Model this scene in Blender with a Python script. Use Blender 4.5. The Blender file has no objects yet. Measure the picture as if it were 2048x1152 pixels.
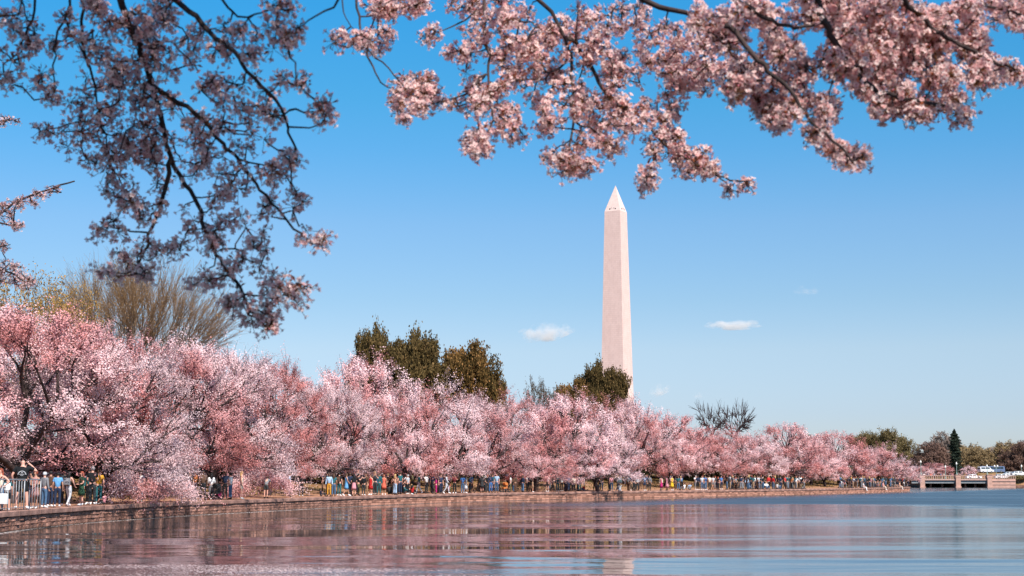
import bpy, math, random
import numpy as np
from mathutils import Vector, Matrix

RAD = math.radians
scene = bpy.context.scene
COL = scene.collection

# ------------------------------------------------------------------ camera
F = 3100.0                      # focal length in pixels of a 2048 wide frame
PITCH = math.atan((960 - 576) / F)
CAMZ = 2.0
cam_data = bpy.data.cameras.new('camera')
cam_data.sensor_width = 36.0
cam_data.lens = 36.0 * F / 2048
cam_data.clip_start = 0.1
cam_data.clip_end = 20000
cam_data.dof.use_dof = True
cam_data.dof.focus_distance = 160
cam_data.dof.aperture_fstop = 4.8
cam = bpy.data.objects.new('camera', cam_data)
COL.objects.link(cam)
cam.location = (0, 0, CAMZ)
cam.rotation_euler = (math.pi / 2 + PITCH, 0, 0)
scene.camera = cam

# ------------------------------------------------------------------ light
SUN_AZ = RAD(31)                # to the right of straight behind the camera
SUN_EL = RAD(48)
sun_dir = Vector((math.sin(SUN_AZ) * math.cos(SUN_EL), -math.cos(SUN_AZ) * math.cos(SUN_EL), math.sin(SUN_EL)))
sd = bpy.data.lights.new('sun', 'SUN')
sd.energy = 5.0
sd.angle = RAD(0.5)
sd.color = (1.0, 0.93, 0.85)
sun = bpy.data.objects.new('sun', sd)
COL.objects.link(sun)
sun.rotation_euler = sun_dir.to_track_quat('Z', 'Y').to_euler()

world = bpy.data.worlds.new('World')
scene.world = world
world.use_nodes = True
wn = world.node_tree.nodes
wl = world.node_tree.links
wn.clear()
wo = wn.new('ShaderNodeOutputWorld')
bg = wn.new('ShaderNodeBackground')
bg.inputs['Strength'].default_value = 0.096
sky = wn.new('ShaderNodeTexSky')
sky.sky_type = 'NISHITA'
sky.sun_disc = False
sky.sun_elevation = SUN_EL
sky.sun_rotation = math.pi - SUN_AZ
sky.altitude = 0
sky.air_density = 1.0
sky.dust_density = 0.4
sky.ozone_density = 2.5
tc = wn.new('ShaderNodeTexCoord')
sep = wn.new('ShaderNodeSeparateXYZ')
ramp = wn.new('ShaderNodeValToRGB')
mul = wn.new('ShaderNodeMixRGB')
mul.blend_type = 'MULTIPLY'
mul.inputs[0].default_value = 1.0
wl.new(tc.outputs['Generated'], sep.inputs[0])
wl.new(sep.outputs['Z'], ramp.inputs[0])
# colour of the clear air from the horizon upward (z = sine of elevation)
SKY = [(0.0, (.60, .66, .87)), (0.041, (.60, .657, .865)), (0.083, (.692, .723, .823)), (0.115, (.612, .725, .825)), (0.163, (.547, .753, .894)),
       (0.21, (.35, .77, .967)), (0.242, (.26, .80, .99)), (0.30, (.171, .848, 1.114)), (0.42, (.30, .84, 1.05)), (0.7, (.62, .88, 1.0)), (1.0, (.75, .90, 1.0))]
SKY_DATA = []
def set_ramp(stops):
    el = ramp.color_ramp.elements
    while len(el) > 1:
        el.remove(el[-1])
    el[0].position = stops[0][0]
    el[0].color = (*stops[0][1], 1)
    for p, c in stops[1:]:
        e = el.new(p)
        e.color = (*c, 1)
set_ramp(SKY)
wl.new(sky.outputs[0], mul.inputs[1])
wl.new(ramp.outputs[0], mul.inputs[2])
wl.new(mul.outputs[0], bg.inputs['Color'])
wl.new(bg.outputs[0], wo.inputs[0])

scene.view_settings.view_transform = 'Standard'
scene.view_settings.look = 'None'
scene.view_settings.gamma = 1
scene.view_settings.exposure = 0.65
scene.view_settings.use_curve_mapping = False
scene.render.engine = 'CYCLES'
scene.cycles.max_bounces = 7
scene.cycles.diffuse_bounces = 3
scene.cycles.glossy_bounces = 3
scene.cycles.transmission_bounces = 4
scene.cycles.volume_bounces = 1
scene.cycles.transparent_max_bounces = 8
scene.cycles.sample_clamp_indirect = 6

# ------------------------------------------------------------------ helpers
CP, SP = math.cos(PITCH), math.sin(PITCH)
def ray(px, py):
    u = (px - 1024) / F
    v = (576 - py) / F
    return np.array((u, CP - v * SP, SP + v * CP))
def P(px, py, Y):
    d = ray(px, py)
    return np.array((0, 0, CAMZ)) + d * (Y / d[1])
def G(px, py, z=0.0):
    d = ray(px, py)
    return np.array((0, 0, CAMZ)) + d * ((z - CAMZ) / d[2])

def rng_(s):
    return np.random.default_rng(s)

def link(o, parent=None):
    COL.objects.link(o)
    if parent is not None:
        o.parent = parent
    return o

def tag(o, label=None, cat=None, group=None, kind=None):
    if label: o['label'] = label
    if cat: o['category'] = cat
    if group: o['group'] = group
    if kind: o['kind'] = kind
    return o

def empty(name, loc, rz=0.0, scale=None):
    o = bpy.data.objects.new(name, None)
    o.empty_display_size = 0.2
    link(o)
    o.location = tuple(float(a) for a in loc)
    o.rotation_euler = (0, 0, rz)
    if scale is not None:
        o.scale = scale
    return o

def np_mesh(name, verts, faces, mats=(), midx=None, col=None, smooth=False):
    """faces: list of int arrays (M,3) or (M,4)"""
    me = bpy.data.meshes.new(name)
    verts = np.asarray(verts, dtype=np.float32).reshape(-1, 3)
    if not isinstance(faces, (list, tuple)):
        faces = [faces]
    faces = [np.asarray(f, dtype=np.int32) for f in faces if len(f)]
    loops = np.concatenate([f.ravel() for f in faces])
    tot = np.concatenate([np.full(len(f), f.shape[1], dtype=np.int32) for f in faces])
    start = np.concatenate(([0], np.cumsum(tot)[:-1])).astype(np.int32)
    me.vertices.add(len(verts))
    me.vertices.foreach_set('co', verts.ravel())
    me.loops.add(len(loops))
    me.loops.foreach_set('vertex_index', loops)
    me.polygons.add(len(tot))
    me.polygons.foreach_set('loop_start', start)
    for m in mats:
        me.materials.append(m)
    if midx is not None:
        me.polygons.foreach_set('material_index', np.asarray(midx, dtype=np.int32))
    if smooth:
        me.polygons.foreach_set('use_smooth', np.ones(len(tot), dtype=bool))
    else:
        me.polygons.foreach_set('use_smooth', np.zeros(len(tot), dtype=bool))
    if col is not None:
        c = np.ones((len(verts), 4), dtype=np.float32)
        c[:, :3] = col
        a = me.color_attributes.new('Col', 'FLOAT_COLOR', 'POINT')
        a.data.foreach_set('color', c.ravel())
    me.update(calc_edges=True)
    me.validate()
    return me

class MB:
    """collects shapes into one mesh"""
    def __init__(s):
        s.v = []; s.q = []; s.t = []; s.n = 0; s.mq = []; s.mt = []
    def add(s, v, quads=(), tris=(), mi=0):
        v = np.asarray(v, dtype=float).reshape(-1, 3)
        if len(quads):
            q = np.asarray(quads, dtype=int).reshape(-1, 4) + s.n
            s.q.append(q); s.mq += [mi] * len(q)
        if len(tris):
            t = np.asarray(tris, dtype=int).reshape(-1, 3) + s.n
            s.t.append(t); s.mt += [mi] * len(t)
        s.v.append(v); s.n += len(v)
        return s
    def box(s, lo, hi, mi=0, M=None):
        x0, y0, z0 = lo; x1, y1, z1 = hi
        v = np.array([(x0,y0,z0),(x1,y0,z0),(x1,y1,z0),(x0,y1,z0),(x0,y0,z1),(x1,y0,z1),(x1,y1,z1),(x0,y1,z1)], dtype=float)
        if M is not None:
            v = v @ np.array(M.to_3x3()).T + np.array(M.translation)
        return s.add(v, [(0,3,2,1),(4,5,6,7),(0,1,5,4),(1,2,6,5),(2,3,7,6),(3,0,4,7)], mi=mi)
    def tube(s, pts, rad, sides=8, mi=0, cap=True):
        v, q = tube_batch(np.asarray(pts, dtype=float)[None], np.asarray(rad, dtype=float)[None], sides)
        v0 = s.n
        s.add(v, q, mi=mi)
        if cap:
            for ring in (0, len(pts) - 1):
                base = v0 + ring * sides
                c = np.mean(v[ring * sides:(ring + 1) * sides], axis=0)
                s.v.append(c[None]); ci = s.n; s.n += 1
                t = [(ci, base + (k if ring else (k + 1) % sides), base + ((k + 1) % sides if ring else k)) for k in range(sides)]
                s.t.append(np.array(t)); s.mt += [mi] * sides
        return s
    def lathe(s, prof, sides=12, c=(0, 0, 0), mi=0, sx=1, sy=1):
        v = []
        for r, z in prof:
            for k in range(sides):
                a = 2 * math.pi * k / sides
                v.append((c[0] + r * sx * math.cos(a), c[1] + r * sy * math.sin(a), c[2] + z))
        q = []
        for i in range(len(prof) - 1):
            for k in range(sides):
                a = i * sides + k; b = i * sides + (k + 1) % sides
                q.append((a, b, b + sides, a + sides))
        s.add(v, q, mi=mi)
        return s
    def prism(s, prof, x0, x1, mi=0, axis='x'):
        """profile (y,z) extruded along x"""
        n = len(prof)
        v = [(x0, a, b) for a, b in prof] + [(x1, a, b) for a, b in prof]
        v.append((x0, sum(p[0] for p in prof) / n, sum(p[1] for p in prof) / n))
        v.append((x1, sum(p[0] for p in prof) / n, sum(p[1] for p in prof) / n))
        v = np.array(v)
        if axis == 'y':
            v = v[:, [1, 0, 2]]
        q = [(i, (i + 1) % n, n + (i + 1) % n, n + i) for i in range(n)]
        t = [(2 * n, (i + 1) % n, i) for i in range(n)] + [(2 * n + 1, n + i, n + (i + 1) % n) for i in range(n)]
        return s.add(v, q, t, mi=mi)
    def mesh(s, name, mats, smooth=False, col=None):
        fs = []; mi = []
        if s.q: fs.append(np.concatenate(s.q)); mi += s.mq
        if s.t: fs.append(np.concatenate(s.t)); mi += s.mt
        return np_mesh(name, np.concatenate(s.v), fs, mats, mi, col, smooth)
    def build(s, name, mats, parent=None, smooth=False):
        if not isinstance(mats, (list, tuple)): mats = [mats]
        return link(bpy.data.objects.new(name, s.mesh(name, mats, smooth)), parent)

def tube_batch(Pt, R, sides=5):
    """Pt (M,K,3) R (M,K) -> verts, quads"""
    M_, K, _ = Pt.shape
    T = np.gradient(Pt, axis=1)
    T /= np.linalg.norm(T, axis=2, keepdims=True) + 1e-9
    ax = np.abs(T).max(axis=1)                       # the axis the tube leans on least
    ref = np.eye(3)[ax.argmin(axis=1)][:, None, :]
    ref = np.broadcast_to(ref, T.shape)
    U = np.cross(T, ref); U /= np.linalg.norm(U, axis=2, keepdims=True) + 1e-9
    V = np.cross(T, U)
    a = np.arange(sides) * 2 * np.pi / sides
    v = Pt[:, :, None, :] + R[:, :, None, None] * (np.cos(a)[None, None, :, None] * U[:, :, None, :] + np.sin(a)[None, None, :, None] * V[:, :, None, :])
    m, k, s = np.meshgrid(np.arange(M_), np.arange(K - 1), np.arange(sides), indexing='ij')
    b = (m * K + k) * sides
    s2 = (s + 1) % sides
    q = np.stack([b + s, b + s2, b + sides + s2, b + sides + s], axis=-1).reshape(-1, 4)
    return v.reshape(-1, 3), q

def unit(a):
    return a / (np.linalg.norm(a, axis=-1, keepdims=True) + 1e-9)

def quad_cloud(C, size, rng, aspect=1.0, direc=None, nrm=None, jit=0.45):
    """irregular small quads with random orientation"""
    N = len(C)
    if nrm is not None:
        nn = unit(nrm + rng.normal(size=(N, 3)) * jit)
        U = unit(np.cross(nn, rng.normal(size=(N, 3))))
    else:
        U = unit(rng.normal(size=(N, 3))) if direc is None else unit(direc)
    V = unit(np.cross(U, rng.normal(size=(N, 3)))) if nrm is None else unit(np.cross(nn, U))
    s = (np.asarray(size) * 0.5)
    s = np.broadcast_to(s, (N,))[:, None]
    j = rng.uniform(0.55, 1.15, size=(4, N, 1))
    a = C + U * s * j[0] * aspect
    b = C + V * s * j[1]
    c = C - U * s * j[2] * aspect
    d = C - V * s * j[3]
    v = np.stack([a, b, c, d], axis=1).reshape(-1, 3)
    q = np.arange(4 * N).reshape(-1, 4)
    return v, q

class WaveNoise:
    def __init__(s, seed, freq, n=10):
        r = rng_(seed)
        s.k = r.normal(size=(n, 3)) * freq
        s.p = r.uniform(0, 6.28, n)
    def __call__(s, X):
        return np.sin(X @ s.k.T + s.p).sum(axis=1) / math.sqrt(len(s.p) / 2)

def kmeans(X, k, rng, it=5):
    k = min(k, len(X))
    C = X[rng.choice(len(X), k, replace=False)].copy()
    for _ in range(it):
        a = ((X[:, None] - C[None]) ** 2).sum(-1).argmin(1)
        n = np.bincount(a, minlength=k)
        for d in range(3):
            s_ = np.bincount(a, weights=X[:, d], minlength=k)
            C[:, d] = np.where(n > 0, s_ / np.maximum(n, 1), C[:, d])
    a = ((X[:, None] - C[None]) ** 2).sum(-1).argmin(1)
    return C, a

def bez(A, D, B, K, wob, rng):
    """curves from A (start dir D) to B"""
    L = np.linalg.norm(B - A, axis=1, keepdims=True)
    M_ = A + unit(D) * L * 0.45 + rng.normal(size=A.shape) * L * wob
    t = np.linspace(0, 1, K)[None, :, None]
    return (1 - t) ** 2 * A[:, None] + 2 * t * (1 - t) * M_[:, None] + t ** 2 * B[:, None]

def grow(tips, top, updir, ks, fr, rng, wob=0.1, K=5):
    """hierarchy of branches reaching all tips. returns per-level curves (M,K,3)"""
    assigns = []; cents = []
    X = tips
    for k in reversed(ks):
        C, a = kmeans(X, k, rng)
        cents.insert(0, C); assigns.insert(0, a)
        X = C
    out = []
    node = np.array([top]); nd = np.array([updir], dtype=float)
    par = np.zeros(len(cents[0]), dtype=int)
    for i, C in enumerate(cents):
        par = np.zeros(len(C), dtype=int) if i == 0 else assigns[i - 1]
        A = node[par]; D = nd[par]
        B = A + (C - A) * fr[i]
        cv = bez(A, D * 0.8 + unit(B - A) * 0.5, B, K, wob, rng)
        out.append(cv)
        node = B; nd = unit(cv[:, -1] - cv[:, -2])
    a = assigns[-1]
    A = node[a]; D = nd[a]
    out.append(bez(A, D * 0.5 + unit(tips - A), tips, K, wob * 0.8, rng))
    return out

# ------------------------------------------------------------------ materials
MATS = {}
def pmat(name, color, rough=0.7, var=0.0, scale=3.0, metal=0.0, bump=0.0, bscale=30.0, color2=None, spec=0.3, rnd=0.0):
    if name in MATS: return MATS[name]
    m = bpy.data.materials.new(name); m.use_nodes = True
    nt = m.node_tree; b = nt.nodes['Principled BSDF']
    b.inputs['Roughness'].default_value = rough
    b.inputs['Metallic'].default_value = metal
    b.inputs['Specular IOR Level'].default_value = spec
    b.inputs['Base Color'].default_value = (*color, 1)
    last = None
    if var > 0 or color2 is not None:
        tcn = nt.nodes.new('ShaderNodeTexCoord')
        nz = nt.nodes.new('ShaderNodeTexNoise'); nz.inputs['Scale'].default_value = scale; nz.inputs['Detail'].default_value = 6
        nt.links.new(tcn.outputs['Object'], nz.inputs['Vector'])
        cr = nt.nodes.new('ShaderNodeValToRGB')
        c2 = color2 if color2 is not None else tuple(c * (1 - var) for c in color)
        cr.color_ramp.elements[0].position = 0.38; cr.color_ramp.elements[0].color = (*c2, 1)
        cr.color_ramp.elements[1].position = 0.62; cr.color_ramp.elements[1].color = (*[min(1, c * (1 + var * 0.5)) for c in color], 1)
        nt.links.new(nz.outputs['Fac'], cr.inputs[0])
        last = cr.outputs[0]
    if rnd > 0:
        oi = nt.nodes.new('ShaderNodeObjectInfo')
        hs = nt.nodes.new('ShaderNodeHueSaturation')
        mr = nt.nodes.new('ShaderNodeMapRange'); mr.inputs[3].default_value = 1 - rnd; mr.inputs[4].default_value = 1 + rnd
        nt.links.new(oi.outputs['Random'], mr.inputs[0]); nt.links.new(mr.outputs[0], hs.inputs['Value'])
        if last is not None: nt.links.new(last, hs.inputs['Color'])
        else: hs.inputs['Color'].default_value = (*color, 1)
        last = hs.outputs[0]
    if last is not None: nt.links.new(last, b.inputs['Base Color'])
    if bump > 0:
        tcn = nt.nodes.new('ShaderNodeTexCoord')
        nz = nt.nodes.new('ShaderNodeTexNoise'); nz.inputs['Scale'].default_value = bscale; nz.inputs['Detail'].default_value = 8
        nt.links.new(tcn.outputs['Object'], nz.inputs['Vector'])
        bp = nt.nodes.new('ShaderNodeBump'); bp.inputs['Strength'].default_value = bump; bp.inputs['Distance'].default_value = 0.05
        nt.links.new(nz.outputs['Fac'], bp.inputs['Height']); nt.links.new(bp.outputs[0], b.inputs['Normal'])
    MATS[name] = m
    return m

def leafmat(name, trans=0.35, tint=(1, 1, 1), rnd=0.10):
    """diffuse + translucent, colour from the piece's own colour attribute"""
    m = bpy.data.materials.new(name); m.use_nodes = True
    nt = m.node_tree; nt.nodes.clear()
    o = nt.nodes.new('ShaderNodeOutputMaterial')
    at = nt.nodes.new('ShaderNodeAttribute'); at.attribute_name = 'Col'
    oi = nt.nodes.new('ShaderNodeObjectInfo')
    mr = nt.nodes.new('ShaderNodeMapRange'); mr.inputs[3].default_value = 1 - rnd; mr.inputs[4].default_value = 1 + rnd
    hs = nt.nodes.new('ShaderNodeHueSaturation')
    nt.links.new(oi.outputs['Random'], mr.inputs[0]); nt.links.new(mr.outputs[0], hs.inputs['Value'])
    mx = nt.nodes.new('ShaderNodeMixRGB'); mx.blend_type = 'MULTIPLY'; mx.inputs[0].default_value = 1; mx.inputs[2].default_value = (*tint, 1)
    nt.links.new(at.outputs['Color'], mx.inputs[1]); nt.links.new(mx.outputs[0], hs.inputs['Color'])
    df = nt.nodes.new('ShaderNodeBsdfDiffuse'); tr = nt.nodes.new('ShaderNodeBsdfTranslucent')
    ms = nt.nodes.new('ShaderNodeMixShader'); ms.inputs[0].default_value = trans
    nt.links.new(hs.outputs[0], df.inputs[0]); nt.links.new(hs.outputs[0], tr.inputs[0])
    nt.links.new(df.outputs[0], ms.inputs[1]); nt.links.new(tr.outputs[0], ms.inputs[2])
    nt.links.new(ms.outputs[0], o.inputs[0])
    return m

M_bark = pmat('cherry_bark', (0.05, 0.032, 0.03), 0.9, 0.5, 6, bump=0.6, bscale=14)
M_bark_grey = pmat('grey_bark', (0.12, 0.10, 0.09), 0.9, 0.4, 4)
M_twig = pmat('twig_bark', (0.05, 0.03, 0.03), 0.85, 0.3, 20)
M_blossom = leafmat('cherry_blossom', 0.32)
M_leaf = leafmat('tree_leaf', 0.25)
M_petal = leafmat('near_blossom', 0.50, tint=(1.0, 0.97, 0.93), rnd=0.06)
M_stone = pmat('seawall_stone', (0.42, 0.215, 0.16), 0.9, 0.35, 5, color2=(0.20, 0.105, 0.08), bump=0.7, bscale=18, rnd=0.22)
def tide(m):
    nt = m.node_tree; b = nt.nodes['Principled BSDF']; src = b.inputs['Base Color'].links[0].from_socket
    g = nt.nodes.new('ShaderNodeNewGeometry'); sp = nt.nodes.new('ShaderNodeSeparateXYZ'); nt.links.new(g.outputs['Position'], sp.inputs[0])
    nz = nt.nodes.new('ShaderNodeTexNoise'); nz.inputs['Scale'].default_value = 1.3; nz.inputs['Detail'].default_value = 5; nt.links.new(g.outputs['Position'], nz.inputs['Vector'])
    ad = nt.nodes.new('ShaderNodeMath'); ad.operation = 'MULTIPLY_ADD'; ad.inputs[1].default_value = -0.13; nt.links.new(nz.outputs['Fac'], ad.inputs[0]); nt.links.new(sp.outputs['Z'], ad.inputs[2])
    mr = nt.nodes.new('ShaderNodeMapRange'); mr.inputs[1].default_value = -0.06; mr.inputs[2].default_value = 0.06; nt.links.new(ad.outputs[0], mr.inputs[0])
    mx = nt.nodes.new('ShaderNodeMixRGB'); mx.inputs[1].default_value = (0.16, 0.085, 0.06, 1); nt.links.new(mr.outputs[0], mx.inputs[0]); nt.links.new(src, mx.inputs[2])
    # run-off stains down the face
    mp = nt.nodes.new('ShaderNodeMapping'); mp.inputs['Scale'].default_value = (1.2, 1.2, 0.12); nt.links.new(g.outputs['Position'], mp.inputs[0])
    n2 = nt.nodes.new('ShaderNodeTexNoise'); n2.inputs['Scale'].default_value = 1.0; n2.inputs['Detail'].default_value = 6; nt.links.new(mp.outputs[0], n2.inputs['Vector'])
    c2 = nt.nodes.new('ShaderNodeValToRGB'); c2.color_ramp.elements[0].position = 0.42; c2.color_ramp.elements[0].color = (0.42, 0.38, 0.36, 1); c2.color_ramp.elements[1].position = 0.58; nt.links.new(n2.outputs['Fac'], c2.inputs[0])
    m2 = nt.nodes.new('ShaderNodeMixRGB'); m2.blend_type = 'MULTIPLY'; m2.inputs[0].default_value = 0.8; nt.links.new(mx.outputs[0], m2.inputs[1]); nt.links.new(c2.outputs[0], m2.inputs[2])
    nt.links.new(m2.outputs[0], b.inputs['Base Color'])
tide(M_stone)
M_cap = pmat('cap_stone', (0.37, 0.205, 0.16), 0.85, 0.25, 2.5, color2=(0.23, 0.125, 0.10), bump=0.4, bscale=25, rnd=0.12)
M_mortar = pmat('wall_core', (0.17, 0.10, 0.08), 0.95, 0.3, 6)

# ------------------------------------------------------------------ shore line
SH = np.array([(-13.0, 24), (-16.5, 36), (-18.7, 48), (-19.5, 58), (-20.0, 67), (-19.9, 76), (-18.6, 88), (-16.6, 98), (-13.8, 111), (-9.6, 127),
               (-2.0, 148), (8.8, 168), (21.0, 186), (36.0, 208), (51.0, 234), (62.5, 258), (71.8, 282)])
# dense, smooth version of the part that has the wall
def catmull(Pn, step=0.5):
    out = []
    n = len(Pn)
    for i in range(n - 1):
        p0 = Pn[max(i - 1, 0)]; p1 = Pn[i]; p2 = Pn[i + 1]; p3 = Pn[min(i + 2, n - 1)]
        L = np.linalg.norm(p2 - p1); k = max(2, int(L / step))
        for t in np.linspace(0, 1, k, endpoint=False):
            out.append(0.5 * ((2 * p1) + (-p0 + p2) * t + (2 * p0 - 5 * p1 + 4 * p2 - p3) * t * t + (-p0 + 3 * p1 - 3 * p2 + p3) * t ** 3))
    out.append(Pn[-1])
    return np.array(out)
WALLC = catmull(SH, 0.5)
SEG = np.linalg.norm(np.diff(WALLC, axis=0), axis=1)
ARC = np.concatenate(([0], np.cumsum(SEG)))
def wall_at(s):
    x = np.interp(s, ARC, WALLC[:, 0]); y = np.interp(s, ARC, WALLC[:, 1])
    x2 = np.interp(s + 0.3, ARC, WALLC[:, 0]); y2 = np.interp(s + 0.3, ARC, WALLC[:, 1])
    x1 = np.interp(s - 0.3, ARC, WALLC[:, 0]); y1 = np.interp(s - 0.3, ARC, WALLC[:, 1])
    return np.array((x, y)), math.atan2(y2 - y1, x2 - x1)
SHORE = np.vstack([WALLC, catmull(np.array([(71.8, 282.), (75.5, 296), (80, 320), (88, 355), (98, 390), (107, 418), (109, 440), (135, 480), (300, 560), (1500, 900)]), 4)[1:]])
DIN = np.array((-0.75, 0.6614)); QAX = np.array((0.6614, 0.75))
SQ = SHORE @ QAX
def inland(x, y):
    q = x * QAX[0] + y * QAX[1]
    sx = np.interp(q, SQ, SHORE[:, 0]); sy = np.interp(q, SQ, SHORE[:, 1])
    return (x - sx) * DIN[0] + (y - sy) * DIN[1]
HT = np.array([0, 3.5, 6, 10, 15, 22, 40, 120, 700, 5000]); HZ = np.array([0.8, 0.8, 0.92, 1.3, 1.85, 2.5, 3.0, 4.0, 12.0, 14.0])
def height(x, y):
    return float(np.interp(inland(x, y), HT, HZ))
def behind_wall(px, back):
    """ground point on the image column px, back metres behind the wall's edge"""
    u = (px - 1024) / (F * 1.0)
    # find Y where the ray x = u*Y/cos crosses the shore
    Ys = np.arange(40, 480, 0.25)
    t = inland(u * Ys * 1.008, Ys)
    i = np.where(t > 0)[0]
    Y = Ys[i[0]] + back
    X = u * Y * 1.008
    return np.array((X, Y, height(X, Y)))

# ------------------------------------------------------------------ water
def make_water():
    m = bpy.data.materials.new('lake_water'); m.use_nodes = True
    nt = m.node_tree; N = nt.nodes; L = nt.links
    b = N['Principled BSDF']
    b.inputs['Base Color'].default_value = (0.034, 0.040, 0.044, 1)
    b.inputs['Roughness'].default_value = 0.04
    b.inputs['IOR'].default_value = 1.333
    b.inputs['Specular IOR Level'].default_value = 0.5
    geo = N.new('ShaderNodeNewGeometry')
    def noise(scale, vec_scale, detail=3, rough=0.5, rot=0.0, dist=0.0):
        mp = N.new('ShaderNodeMapping'); mp.inputs['Scale'].default_value = vec_scale; mp.inputs['Rotation'].default_value = (0, 0, rot)
        L.new(geo.outputs['Position'], mp.inputs['Vector'])
        n = N.new('ShaderNodeTexNoise'); n.inputs['Scale'].default_value = scale; n.inputs['Detail'].default_value = detail
        n.inputs['Roughness'].default_value = rough; n.inputs['Distortion'].default_value = dist
        L.new(mp.outputs[0], n.inputs['Vector'])
        return n.outputs['Fac']
    def math_(op, a, c, clamp=False):
        n = N.new('ShaderNodeMath'); n.operation = op; n.use_clamp = clamp
        for i, x in enumerate((a, c)):
            if isinstance(x, (int, float)): n.inputs[i].default_value = x
            else: L.new(x, n.inputs[i])
        return n.outputs[0]
    def mapr(x, a, c, d=0.0, e=1.0, smooth=True):
        n = N.new('ShaderNodeMapRange'); n.interpolation_type = 'SMOOTHSTEP' if smooth else 'LINEAR'
        n.inputs[1].default_value = a; n.inputs[2].default_value = c; n.inputs[3].default_value = d; n.inputs[4].default_value = e
        L.new(x, n.inputs[0]); return n.outputs[0]
    sp = N.new('ShaderNodeSeparateXYZ'); L.new(geo.outputs['Position'], sp.inputs[0])
    X, Y = sp.outputs['X'], sp.outputs['Y']
    wob = noise(0.03, (1, 1, 1), 3)
    wobm = math_('MULTIPLY', math_('SUBTRACT', wob, 0.5), 110.0)
    # wind-ruffled water lies offshore beyond about 118 m
    yy = math_('ADD', Y, wobm)
    wind = mapr(yy, 112, 126)
    # lee of the wall: calmer within a few metres of the shore line (which runs to the right as it recedes)
    shx = math_('ADD', math_('MULTIPLY', math_('SUBTRACT', Y, 127.0), 0.53), -9.6)
    lee = mapr(math_('SUBTRACT', X, shx), 2.0, 16.0)
    wind = math_('MULTIPLY', wind, lee)
    # ruffled patch right at the near water
    near = mapr(math_('ADD', Y, math_('MULTIPLY', wobm, 0.10)), 37.0, 35.4)
    near = math_('MULTIPLY', near, mapr(X, 3.0, -3.0))
    # long low swell
    h1 = noise(0.16, (0.35, 1.0, 1), 2, 0.4, 0.05, 0.3)
    h2 = noise(0.9, (0.45, 1.0, 1), 3, 0.5, -0.06, 0.3)
    h3 = noise(5.0, (0.6, 1.0, 1), 3, 0.6, 0.1)
    h4 = noise(2.2, (0.9, 1.0, 1), 3, 0.65)
    swell = math_('ADD', math_('ADD', math_('MULTIPLY', h1, 0.20), math_('MULTIPLY', noise(0.38, (0.42, 1.0, 1), 2, 0.5, 0.03, 0.4), 0.050)), math_('MULTIPLY', h2, 0.016))
    ratio = math_('DIVIDE', X, Y)
    side = math_('MULTIPLY', mapr(math_('ADD', ratio, math_('MULTIPLY', math_('SUBTRACT', noise(0.05, (0.25, 1.6, 1), 3), 0.5), 0.22)), 0.04, 0.18), 0.0035)
    gain = math_('MULTIPLY', math_('ADD', 0.80, mapr(ratio, 0.0, 0.16, 0.0, -0.05)), mapr(noise(0.025, (0.6, 1.3, 1), 2), 0.35, 0.62, 0.45, 1.25))
    swell = math_('MULTIPLY', gain, math_('ADD', swell, math_('MULTIPLY', noise(0.07, (0.35, 1.0, 1), 2, 0.5, -0.04, 0.3), 0.35)))
    calmr = math_('MULTIPLY', h3, math_('ADD', side, 0.0012))
    wr = math_('MULTIPLY', math_('MULTIPLY', h3, 0.020), wind)
    nr = math_('MULTIPLY', math_('MULTIPLY', h4, 0.022), near)
    tot = math_('ADD', math_('ADD', swell, calmr), math_('ADD', wr, nr))
    bp = N.new('ShaderNodeBump'); bp.inputs['Strength'].default_value = 1.0; bp.inputs['Distance'].default_value = 1.0
    L.new(tot, bp.inputs['Height']); L.new(bp.outputs[0], b.inputs['Normal'])
    L.new(math_('ADD', math_('MULTIPLY', wind, mapr(noise(0.08, (0.25, 1.2, 1), 4), 0.3, 0.7, 0.13, 0.26)), math_('ADD', 0.02, math_('MULTIPLY', side, 27.0))), b.inputs['Roughness'])
    xs = [-3000, 3000]; ys = [-400, 1100]
    me = np_mesh('water', [(-3000, -400, 0), (3000, -400, 0), (3000, 1100, 0), (-3000, 1100, 0)], np.array([(0, 1, 2, 3)]), [m])
    o = link(bpy.data.objects.new('water', me)); tag(o, kind='structure')
make_water()

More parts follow.
